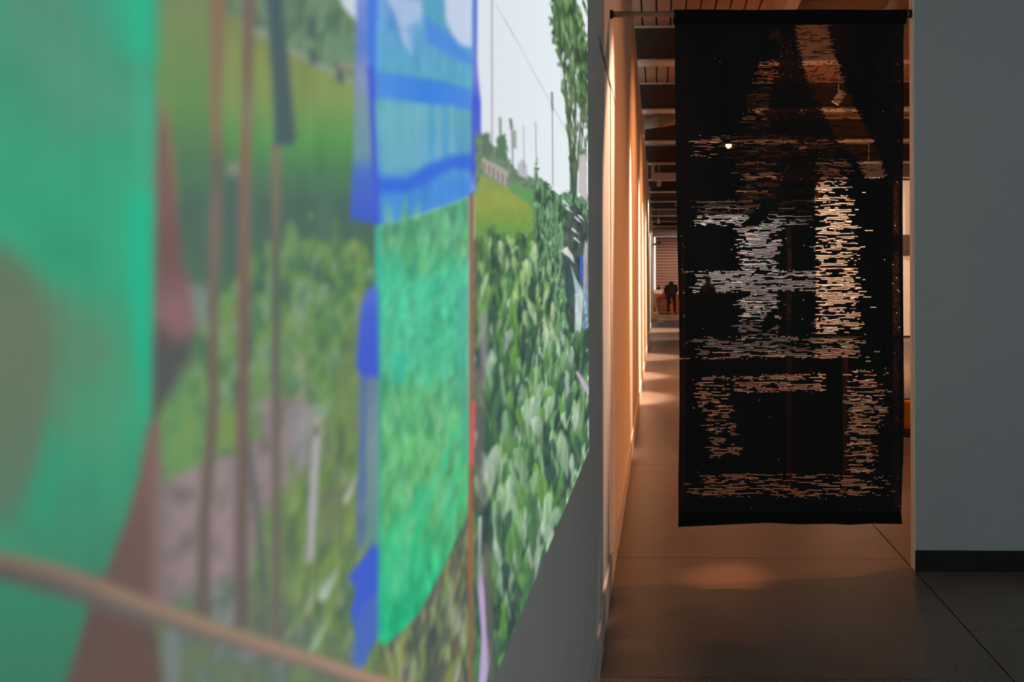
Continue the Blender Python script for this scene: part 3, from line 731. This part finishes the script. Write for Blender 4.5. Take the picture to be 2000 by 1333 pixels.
# lower greens between poles and blue cloth
poly([(500, 1020), (545, 950), (590, 930), (618, 830), (700, 800), (735, 800), (735, 1500), (470, 1500), (490, 1100)], foliage([(84, 108, 86), (98, 126, 80), (110, 136, 82), (122, 142, 84), (108, 124, 100)], 22, 60, 41, 1.1), 12)
poly([(310, 1180), (380, 1140), (480, 1130), (560, 1180), (700, 1280), (740, 1400), (300, 1500)], foliage([(98, 106, 96), (108, 124, 92), (92, 110, 98), (130, 132, 134)], 30, 40, 43), 12)
poly([(600, 960), (690, 940), (690, 1060), (620, 1060)], foliage([(112, 120, 100), (120, 112, 110), (104, 116, 96)], 22, 44, 45), 16, 0.6)
for k in range(70):
    cu = pr.uniform(545, 725); cv = pr.uniform(900, 1310)
    leaf(cu, cv, pr.uniform(24, 54), pr.uniform(5, 10), pr.uniform(-1.9, -1.1), pr.choice([(108, 138, 78), (124, 148, 84), (92, 122, 82), (82, 104, 84), (132, 150, 118)]), 6, 0.65)
for (cu, cv, ln, wd, an, c_) in ((636, 1142, 38, 10, -1.05, (158, 178, 158)), (623, 1232, 48, 7, -1.1, (142, 172, 128)), (600, 1170, 30, 6, -1.4, (150, 158, 128)), (680, 955, 34, 6, -1.2, (164, 170, 150))):
    leaf(cu, cv, ln, wd, an, c_, 4)
line((613, 840), (599, 1098), 15, (176, 172, 180), 4, 13); poly([(603, 812), (622, 812), (622, 850), (603, 850)], (166, 158, 148), 6); poly([(607, 835), (617, 835), (616, 852), (606, 852)], (112, 104, 92), 4)
# people's skin and dark shapes behind the left cloth
poly([(286, 190), (303, 185), (322, 240), (338, 420), (350, 520), (372, 570), (378, 640), (345, 700), (300, 800), (290, 1300), (240, 1500), (60, 1500), (150, 1200), (240, 1000), (280, 800)], grad([(180, (148, 122, 84)), (260, (124, 98, 84)), (380, (124, 90, 86)), (520, (116, 88, 86)), (600, (136, 100, 102)), (680, (104, 88, 88)), (820, (122, 96, 84)), (1000, (112, 86, 82)), (1333, (98, 76, 72))], tex=0.06, tsx=30, tsy=80), 9)
poly([(303, 190), (315, 205), (338, 400), (330, 300), (310, 210)], (160, 126, 80), 7, 0.8)
poly([(290, 690), (366, 655), (362, 700), (325, 770), (292, 815)], (80, 84, 86), 14, 0.95)
poly([(292, 640), (330, 630), (330, 690), (292, 700)], (92, 78, 78), 14, 0.7)
poly([(300, 590), (352, 590), (372, 640), (345, 665), (306, 640)], (142, 104, 108), 12, 0.7)
poly([(360, 560), (398, 556), (398, 640), (376, 640)], (128, 136, 140), 10, 0.8)
poly([(283, 840), (302, 830), (312, 1180), (284, 1200)], (134, 100, 98), 10, 0.8)
poly([(304, 900), (326, 950), (318, 1200), (310, 1200)], (132, 118, 128), 9, 0.7)
poly([(315, 1240), (345, 1200), (340, 1333), (310, 1400)], (124, 128, 138), 10, 0.7)
# big emerald cloth at the left
green = grad([(-400, (86, 140, 118)), (0, (62, 156, 124)), (130, (66, 156, 122)), (400, (54, 164, 122)), (800, (56, 158, 116)), (1050, (62, 140, 108)), (1333, (58, 122, 94))], tex=0.10, tsx=120, tsy=160)
poly([(-1200, -FAR_), (297, -FAR_), (296, 190), (290, 330), (288, 620), (282, 820), (262, 930), (238, 1010), (195, 1125), (100, 1105), (-1200, 1060)], green, 7)
poly([(-60, -200), (120, -200), (160, 60), (220, 200), (120, 260), (40, 120), (-20, 60)], (88, 140, 118), 50, 0.7)
poly([(60, 60), (180, 120), (270, 190), (262, 260), (180, 240), (80, 160)], (80, 158, 128), 40, 0.6)
poly([(200, -300), (297, -300), (293, 120), (240, 100)], (40, 186, 140), 26, 0.85)
poly([(262, 120), (294, 190), (289, 420), (262, 640), (255, 300)], (66, 178, 138), 22, 0.6)
poly([(244, 380), (288, 380), (286, 640), (280, 820), (262, 760), (240, 560)], (30, 184, 140), 16, 0.85)
poly([(120, 560), (230, 600), (250, 760), (200, 900), (120, 860), (150, 700)], (82, 148, 112), 30, 0.7)
poly([(-1200, 470), (0, 480), (50, 525), (105, 595), (118, 690), (96, 790), (60, 930), (20, 1020), (-1200, 1100)], grad([(450, (96, 116, 92)), (650, (106, 114, 90)), (850, (100, 116, 94)), (1050, (84, 120, 98))]), 26, 0.92)
poly([(60, 560), (120, 580), (215, 682), (150, 770), (110, 860), (80, 900), (100, 700)], (92, 134, 104), 26, 0.75)
poly([(40, 1000), (95, 830), (110, 900), (80, 1040)], (46, 154, 116), 22, 0.7)
poly([(-1200, 1120), (0, 1128), (168, 1188), (150, 1250), (118, 1345), (60, 1600), (-1200, 1600)], grad([(1120, (54, 134, 102)), (1333, (56, 120, 92))]), 10)
poly([(165, 1190), (300, 1235), (308, 1345), (270, 1600), (60, 1600), (118, 1345)], (98, 76, 72), 10)
# upright bamboo poles and the dark flag
poly([(405, -900), (440, -900), (436, 0), (424, 200), (428, 330), (416, 560), (420, 800), (404, 1000), (402, 1210), (372, 1200), (382, 980), (398, 800), (400, 560), (406, 330), (402, 200)], grad([(0, (136, 112, 92)), (250, (138, 116, 92)), (330, (104, 100, 92)), (420, (132, 106, 98)), (700, (112, 96, 88)), (1200, (104, 92, 86))]), 6)
poly([(468, -900), (494, -900), (491, 0), (482, 300), (480, 560), (478, 800), (478, 1000), (476, 1235), (452, 1225), (452, 980), (458, 560), (460, 330), (467, 150)], grad([(0, (122, 98, 96)), (150, (122, 102, 88)), (220, (132, 120, 104)), (290, (140, 102, 88)), (420, (134, 104, 94)), (620, (120, 94, 88)), (900, (112, 94, 88)), (1230, (100, 92, 88))]), 6)
poly([(438, 320), (458, 318), (458, 345), (436, 345)], (138, 142, 124), 6); poly([(430, 345), (456, 345), (454, 540), (432, 520)], (80, 100, 98), 9, 0.8)
poly([(522, 280), (542, 280), (540, 600), (541, 900), (545, 1265), (524, 1255), (524, 900), (524, 600)], grad([(280, (128, 122, 98)), (420, (112, 110, 96)), (560, (92, 96, 90)), (800, (108, 102, 94)), (1250, (106, 104, 92))]), 5)
poly([(506, -900), (540, -900), (546, 0), (560, 150), (572, 270), (566, 284), (530, 284), (524, 150), (513, 0)], (74, 94, 98), 5)
line((480, 880), (512, 1160), 11, (86, 96, 96), 5)
# blue banner
sky_t = (112, 172, 198)
poly([(690, -900), (735, -900), (735, 438), (678, 428), (684, 330), (690, 60)], grad([(-50, (150, 168, 210)), (20, (110, 136, 212)), (90, (96, 130, 206)), (150, (136, 150, 196)), (200, (124, 152, 168)), (300, (110, 150, 168)), (340, (78, 112, 204)), (430, (68, 96, 204))]), 4, 0.96)
poly([(722, -900), (925, -900), (928, 40), (926, 380), (880, 398), (800, 425), (732, 444), (726, 240)], grad([(0, (118, 160, 212)), (60, (100, 160, 205)), (140, (92, 164, 194)), (220, (102, 172, 192)), (320, (92, 158, 200)), (360, (74, 136, 212)), (440, (76, 150, 212))], tex=0.10, tsx=18, tsy=60), 4)
poly([(745, -20), (800, 0), (805, 60), (800, 105), (782, 80), (765, 30)], (172, 194, 224), 6, 0.9)
poly([(862, -60), (922, -60), (920, 90), (890, 92), (866, 40)], (198, 210, 230), 6, 0.95)
poly([(800, 0), (818, 0), (826, 40), (812, 62), (802, 40)], (200, 214, 226), 6, 0.6)
poly([(812, -60), (860, -60), (866, 70), (830, 60)], (88, 162, 188), 6, 0.85)
poly([(755, 15), (764, 20), (774, 60), (752, 60)], (86, 136, 206), 6, 0.7)
poly([(822, 30), (870, 62), (914, 105), (924, 118), (924, 130), (890, 116), (830, 82)], (82, 140, 218), 7, 0.95)
poly([(786, 55), (824, 35), (826, 80), (806, 110)], (98, 160, 208), 8, 0.6)
poly([(730, 138), (800, 150), (860, 158), (918, 176), (920, 216), (860, 208), (800, 200), (730, 190)], grad([(730, (84, 144, 222)), (830, (64, 132, 220)), (920, (82, 138, 220))], 'u'), 6)
poly([(738, 200), (800, 208), (815, 330), (742, 345)], (114, 178, 188), 14, 0.7)
for cu in (812, 826, 852, 878): line((cu, 205), (cu + 2, 325), 9, (128, 184, 200), 6, alpha=0.6)
for cu in (838, 865): line((cu, 205), (cu, 300), 8, (78, 160, 206), 5, alpha=0.7)
poly([(730, 345), (790, 350), (830, 322), (880, 304), (926, 300), (926, 335), (880, 330), (840, 352), (790, 375), (730, 378)], (62, 108, 216), 8, 0.95)
poly([(710, -900), (735, -900), (732, 130), (731, 200), (722, 190), (712, 100)], (74, 122, 222), 5, 0.95)
line((718, 130), (733, 440), 11, (72, 92, 206), 4, 9)
line((734, 40), (734, 140), 6, (104, 176, 226), 4, alpha=0.8)
poly([(922, -900), (930, -900), (928, 120), (936, 200), (937, 362), (916, 374), (918, 200), (920, 100)], grad([(-20, (84, 112, 214)), (150, (120, 126, 208)), (200, (72, 96, 208)), (280, (92, 108, 190)), (330, (76, 92, 210)), (365, (124, 146, 214))]), 3)
# foot of the net: dark stems and grass
poly([(735, 1150), (914, 900), (935, 900), (935, 1600), (735, 1600)], foliage([(72, 86, 80), (92, 98, 90), (104, 112, 92), (98, 88, 84), (120, 136, 96)], 14, 44, 61, 1.2), 5)
for k in range(95):
    cu = pr.uniform(738, 930); lo_ = 1262 - max(0, (cu - 740)) * 1.35; cv = pr.uniform(max(1020, lo_ + 30), 1340)
    leaf(cu, cv, pr.uniform(18, 52), pr.uniform(2.5, 6), pr.uniform(-1.9, -1.25), pr.choice([(132, 150, 92), (112, 140, 92), (148, 162, 124), (72, 86, 80), (84, 92, 86), (158, 160, 150), (142, 142, 62)]), 3.5, 0.8)
# green net
net = grad([(380, (98, 174, 138)), (480, (92, 164, 124)), (540, (74, 182, 142)), (640, (82, 188, 150)), (700, (78, 182, 140)), (760, (92, 172, 120)), (900, (100, 176, 112)), (1020, (92, 178, 116)), (1120, (60, 184, 130)), (1260, (40, 182, 128))], tex=0.34, tsx=16, tsy=44, seed=51)
poly([(728, 442), (800, 425), (880, 398), (913, 384), (912, 640), (912, 1005), (890, 1050), (862, 1110), (820, 1190), (780, 1235), (745, 1262), (732, 1250)], net, 4)
for k in range(260):
    cu = pr.uniform(740, 905); cv = pr.uniform(410, 1020)
    leaf(cu, cv, pr.uniform(14, 42), pr.uniform(3, 7), pr.uniform(-1.95, -1.2), pr.choice([(128, 190, 150), (78, 158, 112), (96, 184, 122), (112, 176, 128), (66, 150, 108), (124, 190, 130)]) if not 520 < cv < 760 else pr.choice([(62, 186, 146), (98, 196, 160), (74, 172, 134), (82, 168, 120)]), 5, 0.55)
for k in range(46):      # net folds
    t = pr.random(); cu = 742 + 165 * t; cv = 560 + 140 * pr.random()
    line((cu, cv), (cu + pr.uniform(15, 60), cv + pr.uniform(-50, 40)), pr.uniform(2, 6), pr.choice([(104, 204, 164), (60, 180, 138), (84, 186, 146)]), 5, alpha=0.55)
for k in range(60):
    t = pr.random(); cu = 745 + 165 * t; cv = 1215 - 250 * t + pr.uniform(-150, 10)
    line((cu, cv), (cu + pr.uniform(8, 30), cv - pr.uniform(30, 80)), pr.uniform(4, 12), pr.choice([(64, 196, 144), (46, 184, 128), (84, 190, 132), (110, 196, 146)]), 6, alpha=0.55)
poly([(765, 690), (790, 700), (782, 750), (768, 750)], (60, 184, 160), 8, 0.8)
poly([(890, 560), (912, 560), (912, 900), (895, 860)], (88, 168, 150), 10, 0.6)
line((733, 445), (735, 1240), 9, (56, 172, 150), 4, alpha=0.85)
# torn blue strips beside the net
poly([(699, 600), (712, 566), (733, 556), (736, 740), (716, 745), (700, 735), (690, 715)], grad([(550, (94, 120, 208)), (620, (72, 98, 206)), (740, (66, 92, 204))]), 5)
poly([(697, 735), (716, 740), (708, 1060), (692, 1080)], (84, 112, 180), 6, 0.8); poly([(714, 735), (734, 735), (734, 1065), (708, 1065)], grad([(735, (108, 122, 160)), (860, (126, 146, 164)), (1060, (98, 142, 142))]), 5, 0.85)
poly([(674, 1128), (704, 1088), (722, 1062), (734, 1070), (734, 1150), (712, 1195), (690, 1225), (678, 1200), (690, 1150)], (64, 96, 204), 5)
poly([(690, 1190), (733, 1150), (734, 1240), (706, 1300), (690, 1310), (684, 1290)], (72, 104, 198), 6, 0.9)
# country beyond, right of the banner
poly([(926, 262), (945, 262), (960, 285), (985, 295), (1000, 325), (1040, 350), (1070, 370), (1100, 392), (1148, 380), (1148, 620), (926, 620)], foliage([(104, 128, 104), (120, 144, 116), (92, 118, 96)], 8, 14, 71), 2, rough=3, rs=6)
poly([(938, 262), (952, 262), (960, 300), (938, 305)], (98, 120, 104), 3, rough=3); poly([(968, 268), (984, 262), (989, 310), (966, 306)], (92, 124, 100), 2, rough=3, rs=5)
poly([(938, 308), (960, 318), (990, 335), (992, 368), (975, 358), (940, 336)], (172, 166, 160), 2)
for k in range(6): line((943 + k * 9, 318 + k * 5.5), (943 + k * 9, 336 + k * 5.5), 3.2, (122, 112, 108), 1)
poly([(1008, 322), (1018, 310), (1026, 322), (1028, 350), (1010, 342)], (184, 188, 194), 2)
poly([(937, 340), (980, 362), (1020, 382), (1040, 410), (1042, 500), (990, 480), (924, 470), (924, 380)], grad([(340, (144, 156, 92)), (400, (146, 160, 82)), (440, (118, 156, 80)), (490, (92, 136, 82))], tex=0.06, tsx=14, tsy=18), 2)
poly([(990, 352), (1040, 372), (1042, 408), (992, 372)], (106, 152, 98), 3, rough=3)
for (u_, v0_, v1_, w_) in ((957, -900, 300, 2.0), (1077, 205, 362, 1.8), (1044, 238, 332, 1.4), (1020, 245, 330, 1.2)): line((u_, v0_), (u_ + 1, v1_), w_, (112, 112, 118), 0.9, alpha=0.85)
line((962, 0), (1112, 270), 1.5, (176, 180, 186), 0.9, alpha=0.8); line((940, -40), (962, 0), 1.4, (176, 180, 186), 0.9, alpha=0.8); line((1076, 180), (1077, 215), 4, (130, 130, 132), 1.5)
line((996, 238), (1000, 335), 2.2, (96, 110, 100), 1); line((994, 232), (997, 252), 5, (108, 118, 108), 2); line((1002, 255), (1003, 290), 6, (120, 132, 116), 2.5, alpha=0.8); line((974, 230), (975, 275), 4, (100, 124, 106), 2)
# tall tree at the right edge
tree = foliage([(60, 78, 62), (78, 102, 74), (98, 128, 86), (122, 148, 112)], 9, 22, 81, 1.2)
poly([(1079, -900), (1122, -900), (1128, 0), (1138, 60), (1150, 80), (1150, 250), (1140, 240), (1128, 210), (1112, 175), (1100, 150), (1090, 130), (1084, 90), (1073, 36)], tree, 2, rough=7, rs=7)
for k in range(150):
    cu = pr.uniform(1080, 1148); cv = pr.uniform(0, 330)
    if cu < 1080 + max(0, (cv - 40)) * 0.11: continue
    leaf(cu, cv, pr.uniform(7, 18), pr.uniform(1.6, 3.4), pr.uniform(1.2, 1.9), pr.choice([(70, 94, 68), (92, 124, 78), (112, 148, 92), (60, 80, 62), (198, 208, 206)] if cv > 90 else [(70, 94, 68), (92, 124, 78), (112, 148, 92), (128, 160, 110)]), 1.4, 0.9)
for (p_, q_, w_) in (((1098, 120), (1110, 260), 3), ((1110, 250), (1118, 400), 4.5), ((1122, 180), (1120, 330), 3), ((1136, 200), (1126, 330), 3.4), ((1124, 330), (1122, 400), 5), ((1144, 160), (1134, 290), 2.5), ((1105, 180), (1112, 300), 2)):
    line(p_, q_, w_, (84, 84, 74), 1.2)
for k in range(60):
    cv = pr.uniform(150, 330); cu = 1096 + (cv - 150) * 0.10 + abs(pr.gauss(0, 11)); leaf(cu, cv, pr.uniform(8, 20), pr.uniform(1.5, 2.8), pr.uniform(1.35, 1.8), pr.choice([(74, 90, 70), (92, 112, 82), (108, 132, 96)]), 1.2, 0.85)
poly([(1130, 305), (1143, 300), (1146, 395), (1128, 375)], (196, 190, 190), 2); poly([(1112, 330), (1120, 322), (1124, 380), (1112, 385)], (76, 98, 82), 2)
# creeper-covered bank and the hut
poly([(1040, 342), (1046, 310), (1050, 345), (1070, 362), (1090, 380), (1110, 372), (1125, 385), (1150, 420), (1150, 680), (1040, 680)], foliage([(62, 84, 72), (76, 108, 82), (100, 140, 100), (128, 164, 130), (84, 118, 88)], 7, 24, 91, 1.25), 2, rough=4, rs=5)
for k in range(160):
    cu = pr.uniform(1040, 1106); cv = pr.uniform(365, 640); leaf(cu, cv, pr.uniform(5, 16), pr.uniform(1.3, 2.8), pr.uniform(1.3, 1.9), pr.choice([(142, 178, 146), (98, 138, 98), (62, 84, 72), (80, 112, 84), (118, 156, 112)]), 1.1, 0.85)
poly([(1100, 420), (1120, 395), (1146, 430), (1147, 500), (1142, 620), (1112, 640), (1102, 500)], foliage([(58, 66, 66), (72, 84, 78), (90, 104, 92)], 6, 16, 93), 2)
for (cu, cv) in ((1104, 398), (1110, 410), (1128, 430), (1122, 452), (1134, 426), (1126, 470)): leaf(cu, cv, 9, 2.6, 0.75, (196, 200, 202), 1)
poly([(1093, 490), (1106, 482), (1118, 500), (1121, 515), (1108, 502)], (202, 206, 200), 1.5)
poly([(1095, 494), (1112, 506), (1120, 560), (1118, 600), (1104, 580)], (70, 90, 92), 2)
poly([(1131, 498), (1136, 500), (1136, 552), (1131, 550)], (62, 92, 196), 1.2); poly([(1137, 500), (1142, 470), (1147, 480), (1146, 560), (1139, 560)], (168, 170, 178), 1.5)
poly([(1114, 520), (1124, 545), (1138, 570), (1137, 578), (1122, 570)], (168, 196, 206), 1.5)
poly([(1121, 572), (1139, 572), (1132, 670), (1122, 680)], (186, 202, 200), 1.6)
poly([(1138, 560), (1147, 552), (1147, 640), (1138, 655)], foliage([(92, 130, 170), (176, 190, 200), (110, 150, 180)], 4, 14, 95), 1.6)
# near leaves in front, right of the brown pole
poly([(924, 470), (960, 455), (1000, 480), (1040, 500), (1060, 560), (1075, 620), (1120, 650), (1150, 640), (1150, 1500), (924, 1500)], foliage([(60, 84, 74), (72, 100, 78), (96, 134, 92), (120, 158, 118)], 13, 40, 97, 1.15), 3, rough=6, rs=9)
poly([(924, 470), (962, 440), (972, 600), (950, 680), (924, 680)], foliage([(74, 96, 78), (96, 132, 82), (112, 146, 90)], 14, 40, 99), 6)
for k in range(720):
    cv = pr.uniform(470, 1335) if k > 230 else pr.uniform(470, 800); cu = pr.uniform(932, 1147)
    if cu > 1080 and cv < 665: continue
    if cu > 1124 and cv < 760: continue
    near = np.interp(cv, [480, 700, 900, 1100], [0.45, 0.7, 1.05, 1.35])
    sz_ = np.interp(cu, [930, 1030, 1100, 1147], [1.1, 1.0, 0.8, 0.42]) * near
    ppale = np.interp(cu, [935, 985, 1060, 1147], [0.18, 0.34, 0.52, 0.5]) * np.interp(cv, [1000, 1200], [1.0, 0.75])
    c_ = pr.choice(([(150, 180, 146), (138, 172, 132), (160, 186, 160), (122, 160, 116), (166, 182, 166)] if cv > 660 else [(176, 196, 150), (150, 180, 118), (166, 190, 150), (124, 160, 96)])) if pr.random() < ppale else pr.choice([(58, 80, 74), (88, 132, 78), (68, 98, 78), (104, 152, 78), (54, 74, 68), (78, 118, 78), (62, 88, 76)])
    blur = np.interp(cu, [930, 1000, 1060], [4.0, 2.4, 1.4])
    leaf(cu, cv, 42 * sz_ * pr.uniform(0.55, 1.4), 9.5 * sz_ * pr.uniform(0.45, 1.25), math.pi / 2 + pr.uniform(-0.32, 0.32), c_, blur, pr.uniform(0.7, 0.95))
sk = csl(930, 1148); X_, Y_ = U[:, sk], V[:, sk]
st_ = (vnoise2(X_ / 4.5, Y_ / 26, 301) + 0.6 * vnoise2(X_ / 2.4, Y_ / 11, 302) - 0.8) * 0.22 * (Y_ > 455) * (X_ > 932)
IMG[:, sk] *= (1 + st_)[..., None]
poly([(932, 620), (946, 605), (950, 720), (938, 760)], (160, 150, 158), 5, 0.7); poly([(926, 720), (944, 720), (940, 1000), (928, 1000)], (112, 104, 108), 6, 0.7)
# pale stalk, red and brown pole
poly([(931, 1010), (938, 1010), (936, 1090), (944, 1160), (948, 1240), (955, 1290), (945, 1345), (931, 1345), (938, 1250), (930, 1150)], grad([(1000, (190, 196, 196)), (1100, (150, 142, 150)), (1160, (186, 162, 204)), (1300, (184, 164, 206))]), 2.5)
poly([(940, 1060), (956, 1065), (962, 1333), (952, 1333)], (104, 98, 98), 4, 0.8)
line((918, 378), (916, 1345), 10, (136, 102, 78), 3, 7)
line((925, 470), (921, 1000), 5, (100, 82, 70), 3, alpha=0.7); line((922, 785), (918, 910), 8, (206, 92, 96), 3); line((917, 910), (914, 1150), 6, (158, 96, 72), 3)
poly([(1122, 726), (1128, 726), (1148, 755), (1148, 772), (1136, 756)], (188, 178, 192), 1.6)
# slanting bamboo rail in front
rail = [(-1200, 960, 1015), (0, 1082, 1136), (100, 1104, 1162), (195, 1138, 1190), (300, 1178, 1222), (400, 1212, 1252), (500, 1245, 1282), (600, 1275, 1310), (680, 1303, 1332), (760, 1328, 1356), (900, 1375, 1400)]
poly([(a_, b_) for a_, b_, c_ in rail] + [(a_, c_) for a_, b_, c_ in reversed(rail)], lambda X, Y: np.stack([np.interp(Y - np.interp(X, [q[0] for q in rail], [q[1] for q in rail]), [0, 14, 30, 52], cc_) for cc_ in ([146, 154, 108, 92], [122, 122, 98, 94], [98, 104, 92, 90])], -1) * np.interp(X, [0, 200, 400, 700], [0.88, 1.0, 1.06, 1.12])[..., None], 6)
# faint raster of the projector's pixels
IMG *= (1 + 0.012 * np.sin(YG * 2 * math.pi / 0.0032) * (YG < 1.2))[..., None]
hz = np.interp(U, [0, 600, 760], [0.10, 0.10, 0.0])[..., None]  # glare haze over the left part, mixed into the picture's colours
IMG = IMG * (1 - hz) + np.array([112.0, 124.0, 116.0]) * hz
IMG = np.clip(IMG, 0, 255) / 255.0
LINI = np.where(IMG <= 0.04045, IMG / 12.92, ((IMG + 0.055) / 1.055) ** 2.4)
nz, ny = YG.shape
pv = np.stack([np.full(YG.shape, WX + 0.002), YG, ZG], -1).reshape(-1, 3)
ii = (np.arange(nz - 1)[:, None] * ny + np.arange(ny - 1)[None, :]).ravel()
pf = np.stack([ii, ii + 1, ii + ny + 1, ii + ny], -1)
me = bpy.data.meshes.new('projected_video'); me.vertices.add(len(pv)); me.vertices.foreach_set('co', pv.ravel().astype(np.float32))
me.loops.add(pf.size); me.loops.foreach_set('vertex_index', pf.ravel().astype(np.int32))
me.polygons.add(len(pf)); me.polygons.foreach_set('loop_start', np.arange(0, pf.size, 4, dtype=np.int32)); me.polygons.foreach_set('loop_total', np.full(len(pf), 4, np.int32))
me.update(); me.validate()
ca = me.color_attributes.new('picture', 'FLOAT_COLOR', 'POINT')
ca.data.foreach_set('color', np.concatenate([LINI.reshape(-1, 3), np.ones((len(pv), 1))], 1).astype(np.float32).ravel())
pm = bpy.data.materials.new('projected_light'); pm.use_nodes = True; nt = pm.node_tree; nt.nodes.clear()
at = nt.nodes.new('ShaderNodeAttribute'); at.attribute_name = 'picture'
em = nt.nodes.new('ShaderNodeEmission'); mo = nt.nodes.new('ShaderNodeOutputMaterial'); em.inputs['Strength'].default_value = 1.0
nt.links.new(at.outputs['Color'], em.inputs['Color']); nt.links.new(em.outputs[0], mo.inputs['Surface'])
pm.cycles.emission_sampling = 'NONE'
me.materials.append(pm)
po = bpy.data.objects.new('projected_video', me); COL.objects.link(po)
tag(po, 'large projected garden video with green and blue cloths on the left wall', 'projection')

# ------------------------------------------------------------------ people far down the hall
def person_mat(name, jacket, trousers, shoes, zs):
    m = mat(name, jacket, 0.9, spec=0.1); nt = m.node_tree; b = nt.nodes['Principled BSDF']
    tc = nt.nodes.new('ShaderNodeTexCoord'); sx = nt.nodes.new('ShaderNodeSeparateXYZ'); r = nt.nodes.new('ShaderNodeValToRGB'); r.color_ramp.interpolation = 'CONSTANT'
    mr = nt.nodes.new('ShaderNodeMapRange'); mr.inputs['From Max'].default_value = 2.0
    nt.links.new(tc.outputs['Object'], sx.inputs[0]); nt.links.new(sx.outputs['Z'], mr.inputs['Value']); nt.links.new(mr.outputs[0], r.inputs['Fac'])
    els = r.color_ramp.elements; els[0].position = 0; els[0].color = shoes; els[1].position = zs[0] / 2; els[1].color = trousers
    e = els.new(zs[1] / 2); e.color = jacket
    nt.links.new(r.outputs[0], b.inputs['Base Color'])
    return m
M['hair'] = mat('black_hair', (0.012, 0.010, 0.009, 1), 0.6, noise=0.2)
M['skin'] = mat('skin', (0.42, 0.24, 0.16, 1), 0.6)
def person(x, y, lean, hands, label, m, yaw=0.0):
    e = tag(empty('person', (x, y, 0)), label, 'person')
    e.rotation_euler = (0, 0, yaw)
    hip = Vector((0, 0, 0.90)); ch = hip + Vector((0, math.sin(lean) * 0.40, math.cos(lean) * 0.40)); nk = ch + Vector((0, math.sin(lean * 1.25) * 0.16, math.cos(lean * 1.25) * 0.16))
    hd = nk + Vector((0, math.sin(lean * 1.5) * 0.15, math.cos(lean * 1.5) * 0.15))
    V_ = [hip, hip.lerp(ch, 0.5), ch, nk]; E_ = [(0, 1), (1, 2), (2, 3)]; R_ = [(0.21, 0.17), (0.25, 0.20), (0.29, 0.20), (0.070, 0.070)]
    def add(p, par, r): V_.append(Vector(p)); R_.append(r if isinstance(r, tuple) else (r, r)); E_.append((par, len(V_) - 1)); return len(V_) - 1
    h1 = add(nk.lerp(hd, 0.55), 3, (0.085, 0.095)); add(hd, h1, (0.098, 0.112)); add(hd + (hd - nk) * 0.45, len(V_) - 1, (0.06, 0.07))
    for s, hnd in ((-1, hands[0]), (1, hands[1])):
        k = add((0.11 * s, 0.0, 0.82), 0, 0.105); k = add((0.13 * s, 0.03, 0.48), k, 0.072); k = add((0.14 * s, -0.03, 0.10), k, 0.052)
        k = add((0.145 * s, 0.0, 0.045), k, 0.045); add((0.16 * s, 0.15, 0.035), k, (0.042, 0.032))
        sh = add(ch + Vector((0.20 * s, 0.01, 0.04)), 2, 0.075)
        el = (V_[sh] + Vector(hnd)) / 2 + Vector((0.05 * s, -0.05, -0.05))
        k = add(el, sh, 0.058); k = add(hnd, k, 0.036)
        d = (Vector(hnd) - el).normalized(); sd = d.cross(Vector((0, 0, 1))).normalized()
        pm_ = add(Vector(hnd) + d * 0.06, k, (0.036, 0.022))
        for q, ln in ((-0.028, 0.065), (-0.010, 0.08), (0.010, 0.075), (0.028, 0.055)):
            f1 = add(V_[pm_] + d * 0.045 + sd * q, pm_, 0.010); add(V_[f1] + d * ln * 0.6 + Vector((0, 0, -0.02)), f1, 0.008)
        f1 = add(Vector(hnd) + d * 0.03 + sd * 0.045 * -s, k, 0.011); add(V_[f1] + d * 0.04, f1, 0.009)
    me = bpy.data.meshes.new('body'); me.from_pydata([tuple(p) for p in V_], E_, []); me.update()
    o = bpy.data.objects.new('body', me); COL.objects.link(o)
    md = o.modifiers.new('skin', 'SKIN'); md.use_smooth_shade = True
    sv_ = me.skin_vertices[0].data
    for i, r in enumerate(R_): sv_[i].radius = r
    sv_[0].use_root = True
    ss_ = o.modifiers.new('sub', 'SUBSURF'); ss_.levels = 1; ss_.render_levels = 2
    me.materials.append(m); o.parent = e
    hb = MB(); axh = (hd - nk).normalized(); rings = []
    nseg = 14
    for i in range(7):
        a = i / 6 * math.pi * 0.62; rings.append((math.cos(a) * 0.135, max(0.004, math.sin(a) * 0.115)))
    sdx = Vector((1, 0, 0)); bk = axh.cross(sdx).normalized()
    vs = []
    for (hh, rr2) in rings:
        for k in range(nseg):
            t = 2 * math.pi * k / nseg; vs.append(hd + axh * (hh + 0.01) + (sdx * math.cos(t) * 0.95 + bk * math.sin(t)) * rr2 - Vector((0, 0.008, 0)))
    fs = [(i * nseg + k, i * nseg + (k + 1) % nseg, (i + 1) * nseg + (k + 1) % nseg, (i + 1) * nseg + k) for i in range(6) for k in range(nseg)] + [tuple(range(nseg))]
    h = hb.quad_mesh(vs, fs).build('hair', M['hair'], smooth=True); h.parent = e
    return e
pmA = person_mat('dark_jacket_and_trousers', (0.008, 0.007, 0.008, 1), (0.005, 0.005, 0.006, 1), (0.10, 0.06, 0.04, 1), (0.09, 0.88))
pmB = person_mat('black_coat', (0.006, 0.006, 0.007, 1), (0.006, 0.006, 0.007, 1), (0.01, 0.01, 0.01, 1), (0.09, 0.88))
f_ = at_z(1311.5, 615.5)
_e = person(f_.x, f_.y, 0.80, ((-0.24, 0.56, 0.93), (0.20, 0.60, 0.93)), 'person in black jacket bending over the white worktop', pmA)
_e.scale = (1.1, 1.1, 1.1)
f_ = at_z(1385, 636)
person(f_.x, f_.y, 0.10, ((-0.25, 0.25, 1.02), (0.25, 0.2, 0.95)), 'person in black seen through the left of the textile', pmB, 0.5)
